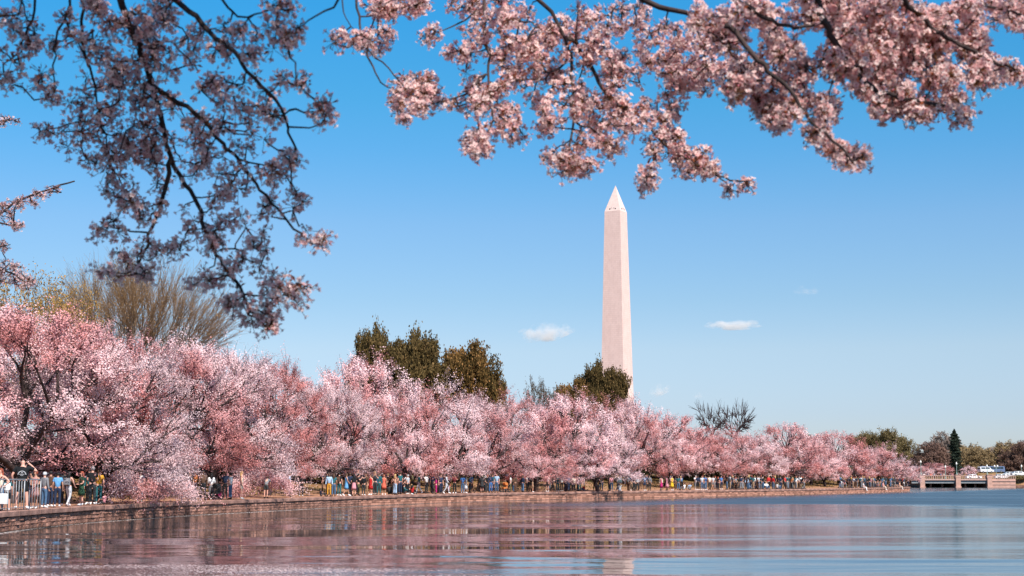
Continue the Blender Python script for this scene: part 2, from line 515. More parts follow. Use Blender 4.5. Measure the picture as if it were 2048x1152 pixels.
# ------------------------------------------------------------------ land
def make_land():
    m = bpy.data.materials.new('bank_ground'); m.use_nodes = True
    nt = m.node_tree; N = nt.nodes; L = nt.links; b = N['Principled BSDF']
    b.inputs['Roughness'].default_value = 0.95; b.inputs['Specular IOR Level'].default_value = 0.1
    geo = N.new('ShaderNodeNewGeometry')
    at = N.new('ShaderNodeAttribute'); at.attribute_name = 'Col'
    n1 = N.new('ShaderNodeTexNoise'); n1.inputs['Scale'].default_value = 0.25; n1.inputs['Detail'].default_value = 6
    n2 = N.new('ShaderNodeTexNoise'); n2.inputs['Scale'].default_value = 3.0; n2.inputs['Detail'].default_value = 6
    L.new(geo.outputs['Position'], n1.inputs['Vector']); L.new(geo.outputs['Position'], n2.inputs['Vector'])
    cr = N.new('ShaderNodeValToRGB')
    cr.color_ramp.elements[0].position = 0.4; cr.color_ramp.elements[0].color = (0.10, 0.085, 0.025, 1)
    cr.color_ramp.elements[1].position = 0.62; cr.color_ramp.elements[1].color = (0.30, 0.165, 0.09, 1)
    L.new(n1.outputs['Fac'], cr.inputs[0])
    mx = N.new('ShaderNodeMixRGB'); L.new(at.outputs['Color'], mx.inputs[0])
    L.new(cr.outputs[0], mx.inputs[1]); mx.inputs[2].default_value = (0.42, 0.215, 0.135, 1)
    m2 = N.new('ShaderNodeMixRGB'); m2.blend_type = 'MULTIPLY'; m2.inputs[0].default_value = 0.7
    c2 = N.new('ShaderNodeValToRGB'); c2.color_ramp.elements[0].position = 0.3; c2.color_ramp.elements[0].color = (0.55, 0.55, 0.55, 1); c2.color_ramp.elements[1].position = 0.6
    L.new(n2.outputs['Fac'], c2.inputs[0]); L.new(mx.outputs[0], m2.inputs[1]); L.new(c2.outputs[0], m2.inputs[2])
    L.new(m2.outputs[0], b.inputs['Base Color'])
    offs = np.array([-0.02, 1.2, 2.6, 3.5, 4.5, 6, 8, 10, 12.5, 15, 18, 22, 30, 40, 60, 90, 120, 200])
    line = np.vstack([[(-4, 5)], [(-9, 14)], SHORE[::2], SHORE[-1:]])
    v = []; c = []
    for p in line:
        q = p + DIN * 0.45
        for t in offs:
            w = q + DIN * t
            v.append((w[0], w[1], np.interp(t, HT, HZ) - 0.004)); k = 1.0 if t < 4.0 else (0.75 if t < 7 else (0.35 if t < 14 else 0.0))
            c.append((k, k, k))
    nO = len(offs)
    f = [(i * nO + j, (i + 1) * nO + j, (i + 1) * nO + j + 1, i * nO + j + 1) for i in range(len(line) - 1) for j in range(nO - 1)]
    me = np_mesh('path', v, np.array(f), [m], col=np.array(c))
    o = link(bpy.data.objects.new('ground', me)); tag(o, kind='structure')
    # wide terrain beyond, a little lower where the two overlap
    v = []; c = []
    ts = [100, 200, 400, 700, 2000, 5000, 9000]
    line2 = [(-4000, -2800)] + [tuple(p) for p in SHORE[::10]] + [(3000, 1400), (9000, 3500)]
    for p in line2:
        for t in ts:
            w = np.array(p) + DIN * t
            v.append((w[0], w[1], np.interp(t, HT, HZ) - 0.3)); c.append((0, 0, 0))
    nO = len(ts)
    f = [(i * nO + j, (i + 1) * nO + j, (i + 1) * nO + j + 1, i * nO + j + 1) for i in range(len(line2) - 1) for j in range(nO - 1)]
    me = np_mesh('terrain', v, np.array(f), [m], col=np.array(c))
    o = link(bpy.data.objects.new('terrain', me)); tag(o, kind='structure')
    # bank behind and right of the bridge
    v = []; f = []
    xs = np.linspace(108, 600, 60); ys = np.array([430.5, 434, 440, 450, 470, 520, 700, 1000])
    zs = [2.35, 2.4, 2.6, 3.0, 3.4, 4, 5, 7]
    for x in xs:
        for y, z in zip(ys, zs):
            v.append((x, y, z - 0.02)); 
    n = len(ys)
    f = [(i * n + j, (i + 1) * n + j, (i + 1) * n + j + 1, i * n + j + 1) for i in range(len(xs) - 1) for j in range(n - 1)]
    v0 = len(v)
    me = np_mesh('far_bank', v, np.array(f), [m], col=np.zeros((len(v), 3)))
    o = link(bpy.data.objects.new('far_bank', me)); tag(o, kind='structure')
    return m
M_ground = make_land()
M_grass = pmat('bank_grass', (0.12, 0.12, 0.04), 0.95, 0.4, 0.8)

# grass tufts on the slope
def make_grass():
    r = rng_(5)
    s = r.uniform(30, ARC[-1], 26000)
    t = 4.6 + 22 * r.uniform(0, 1, 26000) ** 0.7 
    x = np.interp(s, ARC, WALLC[:, 0]) + DIN[0] * (t + .45); y = np.interp(s, ARC, WALLC[:, 1]) + DIN[1] * (t + .45)
    z = np.interp(t, HT, HZ)
    C = np.stack([x, y, z + 0.03], 1)
    up = np.tile((0, 0, 1.0), (len(C), 1)) + r.normal(size=C.shape) * 0.35
    v, q = quad_cloud(C, r.uniform(0.10, 0.22, len(C)), r, 1.0, up)
    col = np.array((0.13, 0.105, 0.03)) * r.uniform(0.5, 1.2, (len(C), 1)) + np.array((0.20, 0.09, 0.03)) * r.uniform(0, 1, (len(C), 1)) ** 2
    me = np_mesh('grass', v, q, [M_leaf], col=np.repeat(col, 4, axis=0))
    o = link(bpy.data.objects.new('grass', me)); tag(o, 'short olive grass tufts on the bank under the cherry trees', 'grass', kind='stuff')
make_grass()

# ------------------------------------------------------------------ sea wall
def bevbox(lx, ly, lz, b):
    """box with chamfered front edges: lx along, ly out (face at +y), lz up"""
    mb = MB()
    x, z = lx / 2, lz / 2
    back = [(-x, 0, -z), (x, 0, -z), (x, 0, z), (-x, 0, z)]
    mid = [(-x, ly - b, -z), (x, ly - b, -z), (x, ly - b, z), (-x, ly - b, z)]
    fr = [(-x + b, ly, -z + b), (x - b, ly, -z + b), (x - b, ly, z - b), (-x + b, ly, z - b)]
    v = back + mid + fr
    q = []
    for i in range(4):
        j = (i + 1) % 4
        q.append((i, j, 4 + j, 4 + i)); q.append((4 + i, 4 + j, 8 + j, 8 + i))
    q.append((8, 9, 10, 11)); q.append((3, 2, 1, 0))
    return mb.add(v, [tuple(reversed(a)) for a in q])

def make_wall():
    r = rng_(11)
    W = empty('seawall', (*SH[3], 0)); tag(W, 'long reddish stone seawall curving along the water under the cherry trees', 'wall')
    W.location = (0, 0, 0)
    # core behind the stones
    mb = MB(); v = []
    idx = range(0, len(WALLC), 2)
    for i in idx:
        p, a = wall_at(ARC[i]); nx, ny = math.sin(a), -math.cos(a)      # towards the water
        for off, z in ((-0.5, -1.0), (-0.5, 0.56), (-0.02, 0.56), (-0.02, -1.0)):
            v.append((p[0] + nx * off, p[1] + ny * off, z))
    n = len(list(idx)); q = []
    for i in range(n - 1):
        for k in range(4):
            j = (k + 1) % 4
            q.append((i * 4 + k, i * 4 + j, (i + 1) * 4 + j, (i + 1) * 4 + k))
    q.append((0, 1, 2, 3)); q.append(((n - 1) * 4 + 3, (n - 1) * 4 + 2, (n - 1) * 4 + 1, (n - 1) * 4))
    mb.add(v, q); mb.build('wall_core', M_mortar, W)
    # cap stones
    caps = [bevbox(1.0, 0.62, 0.22, 0.02).mesh('cap_stone', [M_cap]) for _ in range(1)]
    s = 2.0
    while s < ARC[-1] - 0.4:
        L_ = r.uniform(1.3, 1.9)
        p, a = wall_at(s + L_ / 2)
        nx, ny = math.sin(a), -math.cos(a)
        o = link(bpy.data.objects.new('cap_stone', caps[0]), W)
        out = r.uniform(-0.012, 0.012)
        o.location = (p[0] - nx * (0.5 - out), p[1] - ny * (0.5 - out), 0.675 + r.uniform(-0.008, 0.008))
        o.rotation_euler = (r.normal() * 0.004, r.normal() * 0.004, a + math.pi + r.normal() * 0.004)
        o.scale = (L_ - 0.025, 1, 1.0)
        s += L_
    # face stones; courses along the wall
    ms = []
    for k in range(8):
        mb = bevbox(1.0, 0.06 + 0.025 * r.uniform(), 1.0, 0.05)
        vv = np.concatenate(mb.v); vv[8:, :] += r.normal(size=(4, 3)) * (0.012, 0.012, 0.03)
        mb.v = [vv]
        ms.append(mb.mesh('wall_stone', [M_stone]))
    stones = []
    courses = [(-0.30, 0.0), (0.0, 0.20), (0.20, 0.37), (0.37, 0.56)]
    for ci, (z0, z1) in enumerate(courses):
        s = 2.0 + r.uniform(0, 0.4)
        while s < ARC[-1] - 0.5:
            L_ = r.uniform(0.38, 0.95)
            if s + L_ > ARC[-1]: break
            p, a = wall_at(s + L_ / 2)
            stones.append((p[1], ci, p, a, L_, z0, z1))
            s += L_
    first = [st for st in stones if st[0] > 56 and st[1] > 0]
    first.sort(key=lambda q: q[0])
    chosen = set(id(q) for q in first[:300])
    rest = MB(); rc = []
    for st in stones:
        Yd, ci, p, a, L_, z0, z1 = st
        nx, ny = math.sin(a), -math.cos(a)
        loc = (p[0] - nx * 0.035, p[1] - ny * 0.035, (z0 + z1) / 2)
        sc = (L_ - 0.03, r.uniform(0.8, 1.4), (z1 - z0) - 0.022)
        rot = (r.normal() * 0.01, r.normal() * 0.012, a + math.pi)
        if id(st) in chosen:
            o = link(bpy.data.objects.new('wall_stone', ms[r.integers(8)]), W)
            o.location = loc; o.rotation_euler = rot; o.scale = sc
        else:
            mb = bevbox(sc[0], 0.075 * sc[1], sc[2], 0.02)
            M_ = Matrix.Translation(loc) @ Matrix.Rotation(rot[2], 4, 'Z')
            vv = np.concatenate(mb.v) @ np.array(M_.to_3x3()).T + np.array(M_.translation)
            rest.add(vv, np.concatenate(mb.q)); rc += [np.array((0.44, 0.225, 0.165)) * r.uniform(0.5, 1.15)] * len(vv)
    fs = [np.concatenate(rest.q)]
    mm = leafmat('distant_wall_stone', 0.0, rnd=0.0)
    me = np_mesh('distant_stones', np.concatenate(rest.v), fs, [mm], col=np.array(rc))
    o = link(bpy.data.objects.new('distant_stones', me), W); o['kind'] = 'stuff'
    # floating petals along the foot of the wall
    n = 20000
    s = r.uniform(2, ARC[-1], n)
    x = np.interp(s, ARC, WALLC[:, 0]); y = np.interp(s, ARC, WALLC[:, 1])
    dx = np.interp(s + 0.5, ARC, WALLC[:, 0]) - x; dy = np.interp(s + 0.5, ARC, WALLC[:, 1]) - y
    nn = unit(np.stack([dy, -dx], 1) + 1e-6)
    wv = 0.10 + 0.16 * (1 + WaveNoise(3, 0.08)(np.stack([s, s * 0, s * 0], 1)))
    off = 0.12 + np.abs(r.normal(size=n)) * np.abs(wv)
    C = np.stack([x + nn[:, 0] * off, y + nn[:, 1] * off, np.full(n, 0.006)], 1)
    sz = r.uniform(0.025, 0.06, n)[:, None]; a = r.uniform(0, 6.28, n)
    U = np.stack([np.cos(a), np.sin(a), a * 0], 1) * sz; V = np.stack([-np.sin(a), np.cos(a), a * 0], 1) * sz
    v = np.stack([C + U, C + V, C - U, C - V], 1).reshape(-1, 3)
    me = np_mesh('floating_petals', v, np.arange(4 * n).reshape(-1, 4), [M_blossom], col=np.tile((0.85, 0.74, 0.72), (4 * n, 1)))
    o = link(bpy.data.objects.new('floating_petals', me)); tag(o, 'pale line of fallen petals floating along the foot of the seawall', 'petals', kind='stuff')
make_wall()

# ------------------------------------------------------------------ monument
def make_monument():
    m = bpy.data.materials.new('marble_masonry'); m.use_nodes = True
    nt = m.node_tree; N = nt.nodes; L = nt.links; b = N['Principled BSDF']
    b.inputs['Roughness'].default_value = 0.8
    tcn = N.new('ShaderNodeTexCoord'); sp = N.new('ShaderNodeSeparateXYZ'); L.new(tcn.outputs['Object'], sp.inputs[0])
    ad = N.new('ShaderNodeMath'); ad.operation = 'ADD'; L.new(sp.outputs[0], ad.inputs[0]); L.new(sp.outputs[1], ad.inputs[1])
    cb = N.new('ShaderNodeCombineXYZ'); L.new(ad.outputs[0], cb.inputs[0]); L.new(sp.outputs[2], cb.inputs[1])
    br = N.new('ShaderNodeTexBrick'); L.new(cb.outputs[0], br.inputs['Vector'])
    br.inputs['Scale'].default_value = 1.0; br.inputs['Brick Width'].default_value = 2.6; br.inputs['Row Height'].default_value = 1.25
    br.inputs['Mortar Size'].default_value = 0.10; br.inputs['Mortar Smooth'].default_value = 0.3
    br.inputs['Color1'].default_value = (0.71, 0.52, 0.475, 1); br.inputs['Color2'].default_value = (0.68, 0.49, 0.445, 1); br.inputs['Mortar'].default_value = (0.62, 0.445, 0.405, 1)
    nz = N.new('ShaderNodeTexNoise'); nz.inputs['Scale'].default_value = 0.5; nz.inputs['Detail'].default_value = 8
    mp = N.new('ShaderNodeMapping'); mp.inputs['Scale'].default_value = (1, 1, 0.35); L.new(tcn.outputs['Object'], mp.inputs[0]); L.new(mp.outputs[0], nz.inputs['Vector'])
    cr = N.new('ShaderNodeValToRGB'); cr.color_ramp.elements[0].position = 0.35; cr.color_ramp.elements[0].color = (0.93, 0.92, 0.92, 1); cr.color_ramp.elements[1].position = 0.6
    L.new(nz.outputs['Fac'], cr.inputs[0])
    mx = N.new('ShaderNodeMixRGB'); mx.blend_type = 'MULTIPLY'; mx.inputs[0].default_value = 1; L.new(br.outputs[0], mx.inputs[1]); L.new(cr.outputs[0], mx.inputs[2])
    # the first third of the shaft was cut from another quarry's stone
    st = N.new('ShaderNodeMapRange'); st.inputs[1].default_value = 45.5; st.inputs[2].default_value = 46.5; L.new(sp.outputs[2], st.inputs[0])
    m3 = N.new('ShaderNodeMixRGB'); m3.blend_type = 'MULTIPLY'; m3.inputs[0].default_value = 1
    c3 = N.new('ShaderNodeMixRGB'); L.new(st.outputs[0], c3.inputs[0]); c3.inputs[1].default_value = (1.08, 1.08, 1.08, 1); c3.inputs[2].default_value = (0.99, 0.985, 0.98, 1)
    L.new(mx.outputs[0], m3.inputs[1]); L.new(c3.outputs[0], m3.inputs[2]); L.new(m3.outputs[0], b.inputs['Base Color'])
    Y = 948.0
    ap = P(1231, 371, Y)
    E = empty('obelisk', (ap[0] + 0.0, Y, ap[2] - 169.3), -RAD(27.4))
    tag(E, 'tall pale stone obelisk with a pointed top rising behind the cherry trees', 'monument')
    def frustum(w0, z0, w1, z1, cap=True):
        a, c = w0 / 2, w1 / 2
        v = [(-a, -a, z0), (a, -a, z0), (a, a, z0), (-a, a, z0), (-c, -c, z1), (c, -c, z1), (c, c, z1), (-c, c, z1)]
        return MB().add(v, [(0, 1, 5, 4), (1, 2, 6, 5), (2, 3, 7, 6), (3, 0, 4, 7), (4, 5, 6, 7)])
    frustum(16.8, -2, 10.5, 152.4).build('shaft', m, E)
    mp_ = pmat('pyramidion_stone', (0.66, 0.50, 0.455), 0.75, 0.08, 0.6)
    mb = MB(); n = 9
    frustum(10.56, 152.4, 0.6, 168.4).build('pyramidion', mp_, E)
    frustum(0.6, 168.4, 0.02, 169.3).build('capstone', mp_, E)
    md = pmat('window_dark', (0.03, 0.025, 0.025), 0.4)
    for k in range(4):
        R_ = Matrix.Rotation(k * math.pi / 2, 4, 'Z')
        for sx in (-1, 1):
            z = 153.6; w = (10.5 - (z - 152.4) * 0.62) / 2
            mb = MB().box((sx * 1.9 - 0.35, -w - 0.12, z), (sx * 1.9 + 0.35, -w + 0.9, z + 0.62), M=R_)
            mb.build('window', md, E)
            MB().box((sx * 1.9 - 0.1 - 1.0*sx, -w - 0.2, z + 0.9), (sx * 1.9 + 0.1 - 1.0*sx, -w + 0.5, z + 1.1), M=R_).build('warning_light', md, E)
make_monument()

# ------------------------------------------------------------------ trees
def dome_tips(n, R, H, z0, seed, shell=0.55, lobes=0.22, pads=None):
    """tips in a lumpy dome of radius R between z0 and H"""
    r = rng_(seed)
    d = unit(r.normal(size=(n * 2, 3)))
    d = d[d[:, 2] > -0.55][:n]
    nz = WaveNoise(seed + 1, 1.9); nz2 = WaveNoise(seed + 2, 4.2)
    rad = (shell + (1 - shell) * r.uniform(size=len(d)) ** 0.55) * (1 + lobes * nz(d) * 0.6 + lobes * 0.45 * nz2(d))
    c = z0 + (H - z0) * 0.30
    up = H - c; dn = c - z0
    z = np.where(d[:, 2] > 0, np.abs(d[:, 2]) ** 0.9 * up, d[:, 2] * dn / 0.55)
    X = np.stack([d[:, 0] * R * rad, d[:, 1] * R * rad, c + z * rad], 1)
    X[:, 2] = np.maximum(X[:, 2], z0 - 0.3 + r.uniform(0, 0.6, len(X)))
    return X

def outward(pos, tips, cen, seed):
    C, a = kmeans(tips, 70, rng_(seed), 4)
    out = np.empty_like(pos)
    for i in range(0, len(pos), 20000):
        p = pos[i:i + 20000]
        j = ((p[:, None] - C[None]) ** 2).sum(-1).argmin(1)
        out[i:i + 20000] = unit(p - cen) * 0.7 + unit(p - C[j]) * 0.7 + np.array((0, 0, 0.2))
    return out

def build_tree_data(seed, R, H, z0, n_tips, per_tip, size, trunk_h, trunk_r, colf, ks=(6, 34, 170), name='crown', spread=0.16, droop=0.25,
                    leafm=None, barkm=None, shell=0.55, lobes=0.22, aspect=1.0, orient=False, trunk_sides=10, tipfn=None, twig_r=0.013, lean=0.3, extra_branch=0.35):
    r = rng_(seed)
    tips = tipfn(seed) if tipfn is not None else dome_tips(n_tips, R, H, z0, seed, shell, lobes)
    top = np.array((r.normal() * lean, r.normal() * lean, trunk_h))
    lv = grow(tips, top, (0, 0, 1), ks, (0.5, 0.55, 0.6), r, 0.10)
    # trunk and limbs
    tv = []; tq = []; off = 0
    def add(Pt, Rr, sides):
        nonlocal off
        v, q = tube_batch(Pt, Rr, sides); tv.append(v); tq.append(q + off); off += len(v)
    k = 6
    t = np.linspace(0, 1, k)
    tp = np.stack([top[0] * t ** 1.5, top[1] * t ** 1.5, -0.4 + (trunk_h + 0.4) * t], 1)
    tr = trunk_r * (1.35 - 0.45 * t); tr[0] *= 1.3
    add(tp[None], tr[None], trunk_sides)
    rr = [(trunk_r * 0.62, trunk_r * 0.36), (trunk_r * 0.34, trunk_r * 0.16), (trunk_r * 0.15, twig_r * 1.8)]
    for lvl, (a, b) in enumerate(rr[:len(lv) - 1]):
        cv = lv[lvl]
        add(cv, np.tile(np.linspace(a, b, cv.shape[1]), (len(cv), 1)), (7, 5, 4)[lvl])
    cv = lv[-1]
    add(cv[:, ::2], np.tile(np.linspace(twig_r * 1.4, twig_r * 0.5, 3), (len(cv), 1)), 3)
    trunk = np_mesh('trunk', np.concatenate(tv), [np.concatenate(tq)], [barkm or M_bark], smooth=True)
    crown = None
    if per_tip > 0:
        M_ = len(cv)
        n = M_ * per_tip
        ti = np.repeat(np.arange(M_), per_tip)
        u = r.uniform(0.15, 1.12, n)
        A = cv[ti, 0]; B = cv[ti, 2]; C = cv[ti, 4]
        uu = u[:, None]
        pos = (1 - uu) ** 2 * A + 2 * uu * (1 - uu) * (2 * B - 0.5 * A - 0.5 * C) + uu ** 2 * C
        pos = pos + r.normal(size=(n, 3)) * spread * (1.15 - 0.55 * np.clip(u, 0, 1))[:, None]
        pos[:, 2] -= droop * r.uniform(size=n) ** 2
        # blossoms on the thicker branches too
        b2 = lv[-2]; m2 = int(len(b2) * per_tip * extra_branch)
        bi = r.integers(len(b2), size=m2); w = r.uniform(0, 4, m2); i0 = np.minimum(w.astype(int), 3); fr_ = (w - i0)[:, None]
        p2 = b2[bi, i0] * (1 - fr_) + b2[bi, i0 + 1] * fr_ + r.normal(size=(m2, 3)) * spread
        pos = np.concatenate([pos, p2]); spray = np.concatenate([ti, len(cv) + bi])
        sz = r.uniform(0.65, 1.3, len(pos)) * size
        cen = np.array((0, 0, z0 + (H - z0) * 0.38))
        v, q = quad_cloud(pos, sz, r, aspect, nrm=None if not orient else outward(pos, tips, cen, seed))
        col = colf(pos, spray, r)
        crown = np_mesh(name, v, q, [leafm or M_blossom], col=np.repeat(col, 4, axis=0))
    return trunk, crown

PALE = np.array((0.90, 0.67, 0.68)); PINK = np.array((0.80, 0.46, 0.465)); SALMON = np.array((0.66, 0.28, 0.265)); CALYX = np.array((0.33, 0.10, 0.08))
def cherry_col(bias, seed):
    nz = WaveNoise(seed, 0.55); nz2 = WaveNoise(seed + 9, 1.5)
    def f(pos, spray, r):
        k = nz(pos) * 0.7 + nz2(pos) * 0.3 + bias + r.normal(size=spray.max() + 1)[spray] * 0.22
        k = 1 / (1 + np.exp(-2.6 * k))[:, None]
        base = np.where(k > 0.5, PINK + (PALE - PINK) * (k - 0.5) * 2, SALMON + (PINK - SALMON) * k * 2)
        w = (r.uniform(size=len(pos)) < 0.09 * (1.2 - k[:, 0]))[:, None]
        base = np.where(w, CALYX, base)
        return base * r.uniform(0.86, 1.08, (len(pos), 1))
    return f
CH = {}
def cherry_data(key):
    if key in CH: return CH[key]
    q, var = key
    seed = 100 + var * 17 + {'near': 0, 'mid': 300, 'far': 600}[q]
    bias = {0: 0.0, 1: 1.25, 2: -0.6, 3: 0.35}[var]
    n, per, sz, spr = {'near': (1350, 60, 0.079, 0.15), 'mid': (900, 42, 0.112, 0.18), 'far': (600, 36, 0.15, 0.22)}[q]
    def tf(sd):
        r = rng_(sd)
        a = dome_tips(int(n * 0.30), 5.5, 10.0, 1.5, sd, 0.72, 0.20)
        c = dome_tips(58, 5.0, 9.4, 1.9, sd + 5, 0.80, 0.14)
        m = n - len(a); i = r.integers(len(c), size=m)
        d = unit(r.normal(size=(m, 3))) * (r.uniform(0.2, 1, m) ** 0.5)[:, None]
        b = c[i] + d * np.array((1.05, 1.05, 0.62)) * r.uniform(0.7, 1.25, len(c))[i][:, None]
        out = np.concatenate([a, b]); e = np.hypot(out[:, 0], out[:, 1]) / 5.5
        out[:, 2] -= np.clip(e - 0.72, 0, 1) * 1.6
        out[:, 2] = np.maximum(out[:, 2], 1.15 + r.uniform(0, 0.5, len(out)))
        return out
    CH[key] = build_tree_data(seed, 5.5, 10.0, 1.5, n, per, sz, 1.2, 0.26, cherry_col(bias, seed), spread=spr, tipfn=tf, trunk_sides=9, orient=True)
    return CH[key]

TREES = []
def put_tree(name, data, px, top_y, Y, R, label, group, R0=5.5, H0=10.0, rz=None, seed=0, cat='tree', yscale=1.0, minz=None):
    r = rng_(seed + int(px) * 7)
    p = P(px, 960, Y); x = p[0]
    gz = height(x, Y) if inland(x, Y) > -1 and Y < 425 else (2.6 if Y < 520 else 5.0)
    if minz is not None: gz = minz
    topz = P(px, top_y, Y)[2]
    R *= {'cherry_tree': 1.10, 'evergreen_tree': 1.15, 'leafing_tree': 1.15}.get(name, 1.0)
    E = empty(name, (x, Y, gz), r.uniform(0, 6.28) if rz is None else rz, (R / R0, R / R0 * yscale, (topz - gz) / H0))
    tag(E, label, cat, group)
    t, c = data
    link(bpy.data.objects.new('trunk', t), E)
    if c is not None:
        o = link(bpy.data.objects.new('crown', c), E); 
    TREES.append((E, px, Y, R))
    return E

GC = 'blossoming cherry trees along the seawall'
# px, top_y, Y, R, quality, variant, label
cherries = [
 (20, 592, 76, 6.6, 'near', 0, 'very tall rosy cherry tree rising above the grey metal railing'),
 (205, 662, 80, 4.9, 'near', 1, 'cherry tree with a white blossom streak beside the man in printed black shirt'),
 (318, 655, 96, 5.6, 'near', 2, 'salmon red cherry tree drooping to the seawall before the twiggy tree'),
 (430, 676, 104, 5.4, 'near', 1, 'pale cherry tree just beyond the drooping salmon red one'),
 (536, 700, 116, 4.6, 'near', 2, 'dusty rose cherry tree whose low limb spreads over the seawall'),
 (668, 752, 127, 4.1, 'near', 1, 'whitest cherry tree, leaning dark trunk, next to the open grass gap'),
 (724, 694, 150, 6.2, 'mid', 3, 'tall pale cherry tree with spiky top before the dark evergreens'),
 (800, 785, 141, 4.6, 'mid', 2, 'coral red cherry tree directly below the dark evergreens'),
 (880, 768, 146, 4.9, 'mid', 1, 'pale cherry tree with a peaked crown under the tawny evergreen'),
 (958, 777, 158, 5.0, 'mid', 3, 'light pink cherry tree next to the tawny evergreen, people beneath in blue'),
 (1042, 792, 178, 5.4, 'mid', 2, 'salmon cherry tree in front of the small dark round tree'),
 (1066, 868, 162, 4.4, 'mid', 2, 'low coral cherry tree tucked below taller pink neighbours'),
 (1135, 774, 172, 6.0, 'mid', 3, 'broad light pink cherry tree before the evergreen at the obelisk foot'),
 (1196, 850, 170, 4.2, 'mid', 1, 'small creamy pink cherry tree overhanging the path below the obelisk'),
 (1268, 786, 196, 5.0, 'mid', 3, 'cherry tree with a dome top covering the obelisk base'),
 (1330, 822, 200, 5.6, 'mid', 0, 'cherry tree sloping down beside the obelisk, people in bright dresses beneath'),
 (1392, 848, 208, 5.0, 'mid', 0, 'cherry tree standing in front of the smaller bare grey tree'),
 (1450, 856, 220, 5.4, 'mid', 2, 'red pink cherry tree below the two bare grey trees'),
 (1516, 862, 228, 5.0, 'far', 1, 'cherry tree with pale hanging streaks over the dense crowd'),
 (1566, 846, 240, 5.6, 'far', 2, 'tallest rosy cherry tree in the distant half of the row'),
 (1622, 872, 247, 4.8, 'far', 3, 'light cherry tree between two redder ones in the distant row'),
 (1650, 908, 246, 3.8, 'far', 1, 'small white cherry tree whose boughs hang down to the wall'),
 (1680, 862, 262, 5.8, 'far', 2, 'deep pink cherry tree beside the round olive tree'),
 (1708, 890, 262, 4.4, 'far', 3, 'pale pink cherry tree in front of the round olive tree'),
 (1762, 884, 272, 4.6, 'far', 0, 'mauve pink cherry tree over the seated people at the wall end'),
 (1800, 912, 282, 3.8, 'far', 1, 'last cherry tree of the row, next to the bridge'),
]
for i, (px, ty, Y, R, q, var, lab) in enumerate(cherries):
    back = {'near': 0, 'mid': 0, 'far': 0}[q]
    put_tree('cherry_tree', cherry_data((q, var)), px, ty, Y, R, lab, GC, seed=i)
back = [
 (120, 625, 94, 6.0, 'near', 2), (330, 680, 118, 6.0, 'mid', 3), (470, 705, 132, 6.0, 'mid', 0), (610, 742, 150, 5.5, 'mid', 3),
 (790, 770, 170, 6.0, 'mid', 0), (920, 798, 180, 6.0, 'mid', 2), (1010, 790, 196, 6.0, 'mid', 3), (1215, 800, 212, 6.5, 'mid', 2),
 (1350, 850, 226, 6.0, 'far', 3), (1480, 862, 246, 6.0, 'far', 0), (1600, 868, 266, 6.5, 'far', 2), (1725, 900, 290, 6.0, 'far', 2), (700, 800, 168, 6, 'mid', 2), (1110, 830, 200, 6, 'mid', 0),
]
blab = ['rosy cherry tree behind the tallest one at the railing', 'cherry tree in the second row, directly under the twiggy tree', 'second row cherry tree at the edge of the twiggy tree',
 'second row cherry tree showing through the gap beside the spiky topped one', 'second row cherry tree hiding the feet of the dark evergreens', 'second row salmon cherry tree under the tawny evergreen',
 'second row cherry tree between the tawny evergreen and the small round tree', 'second row red cherry tree wedged under the evergreen at the obelisk',
 'second row cherry tree halfway between obelisk and bare trees', 'second row cherry tree just past the bare grey trees', 'second row coral cherry tree past the tallest distant one',
 'second row cherry tree at the foot of the round olive tree', 'second row cherry tree seen above the open grass gap', 'second row cherry tree behind the broad light pink one']
for i, (px, ty, Y, R, q, var) in enumerate(back):
    put_tree('cherry_tree', cherry_data((q, var)), px, ty, Y, R, blab[i], 'cherry trees of the second row', seed=50 + i)
# far cherries beyond the bridge
put_tree('cherry_tree', cherry_data(('far', 2)), 1866, 925, 452, 7.0, 'coral cherry tree beyond the bridge, under the maroon bare tree', 'cherry trees beyond the bridge', seed=81, yscale=0.6)
put_tree('cherry_tree', cherry_data(('far', 3)), 1884, 929, 449, 3.6, 'smaller pale coral cherry tree beyond the bridge lamps', 'cherry trees beyond the bridge', seed=82)
put_tree('cherry_tree', cherry_data(('far', 1)), 1938, 930, 446, 2.6, 'little whitish cherry tree behind the bridge, beside the tall conifer', 'cherry trees beyond the bridge', seed=83)
put_tree('cherry_tree', cherry_data(('far', 3)), 1842, 932, 440, 3.4, 'pink cherry tree behind the first lamp of the bridge', 'cherry trees beyond the bridge', seed=84)

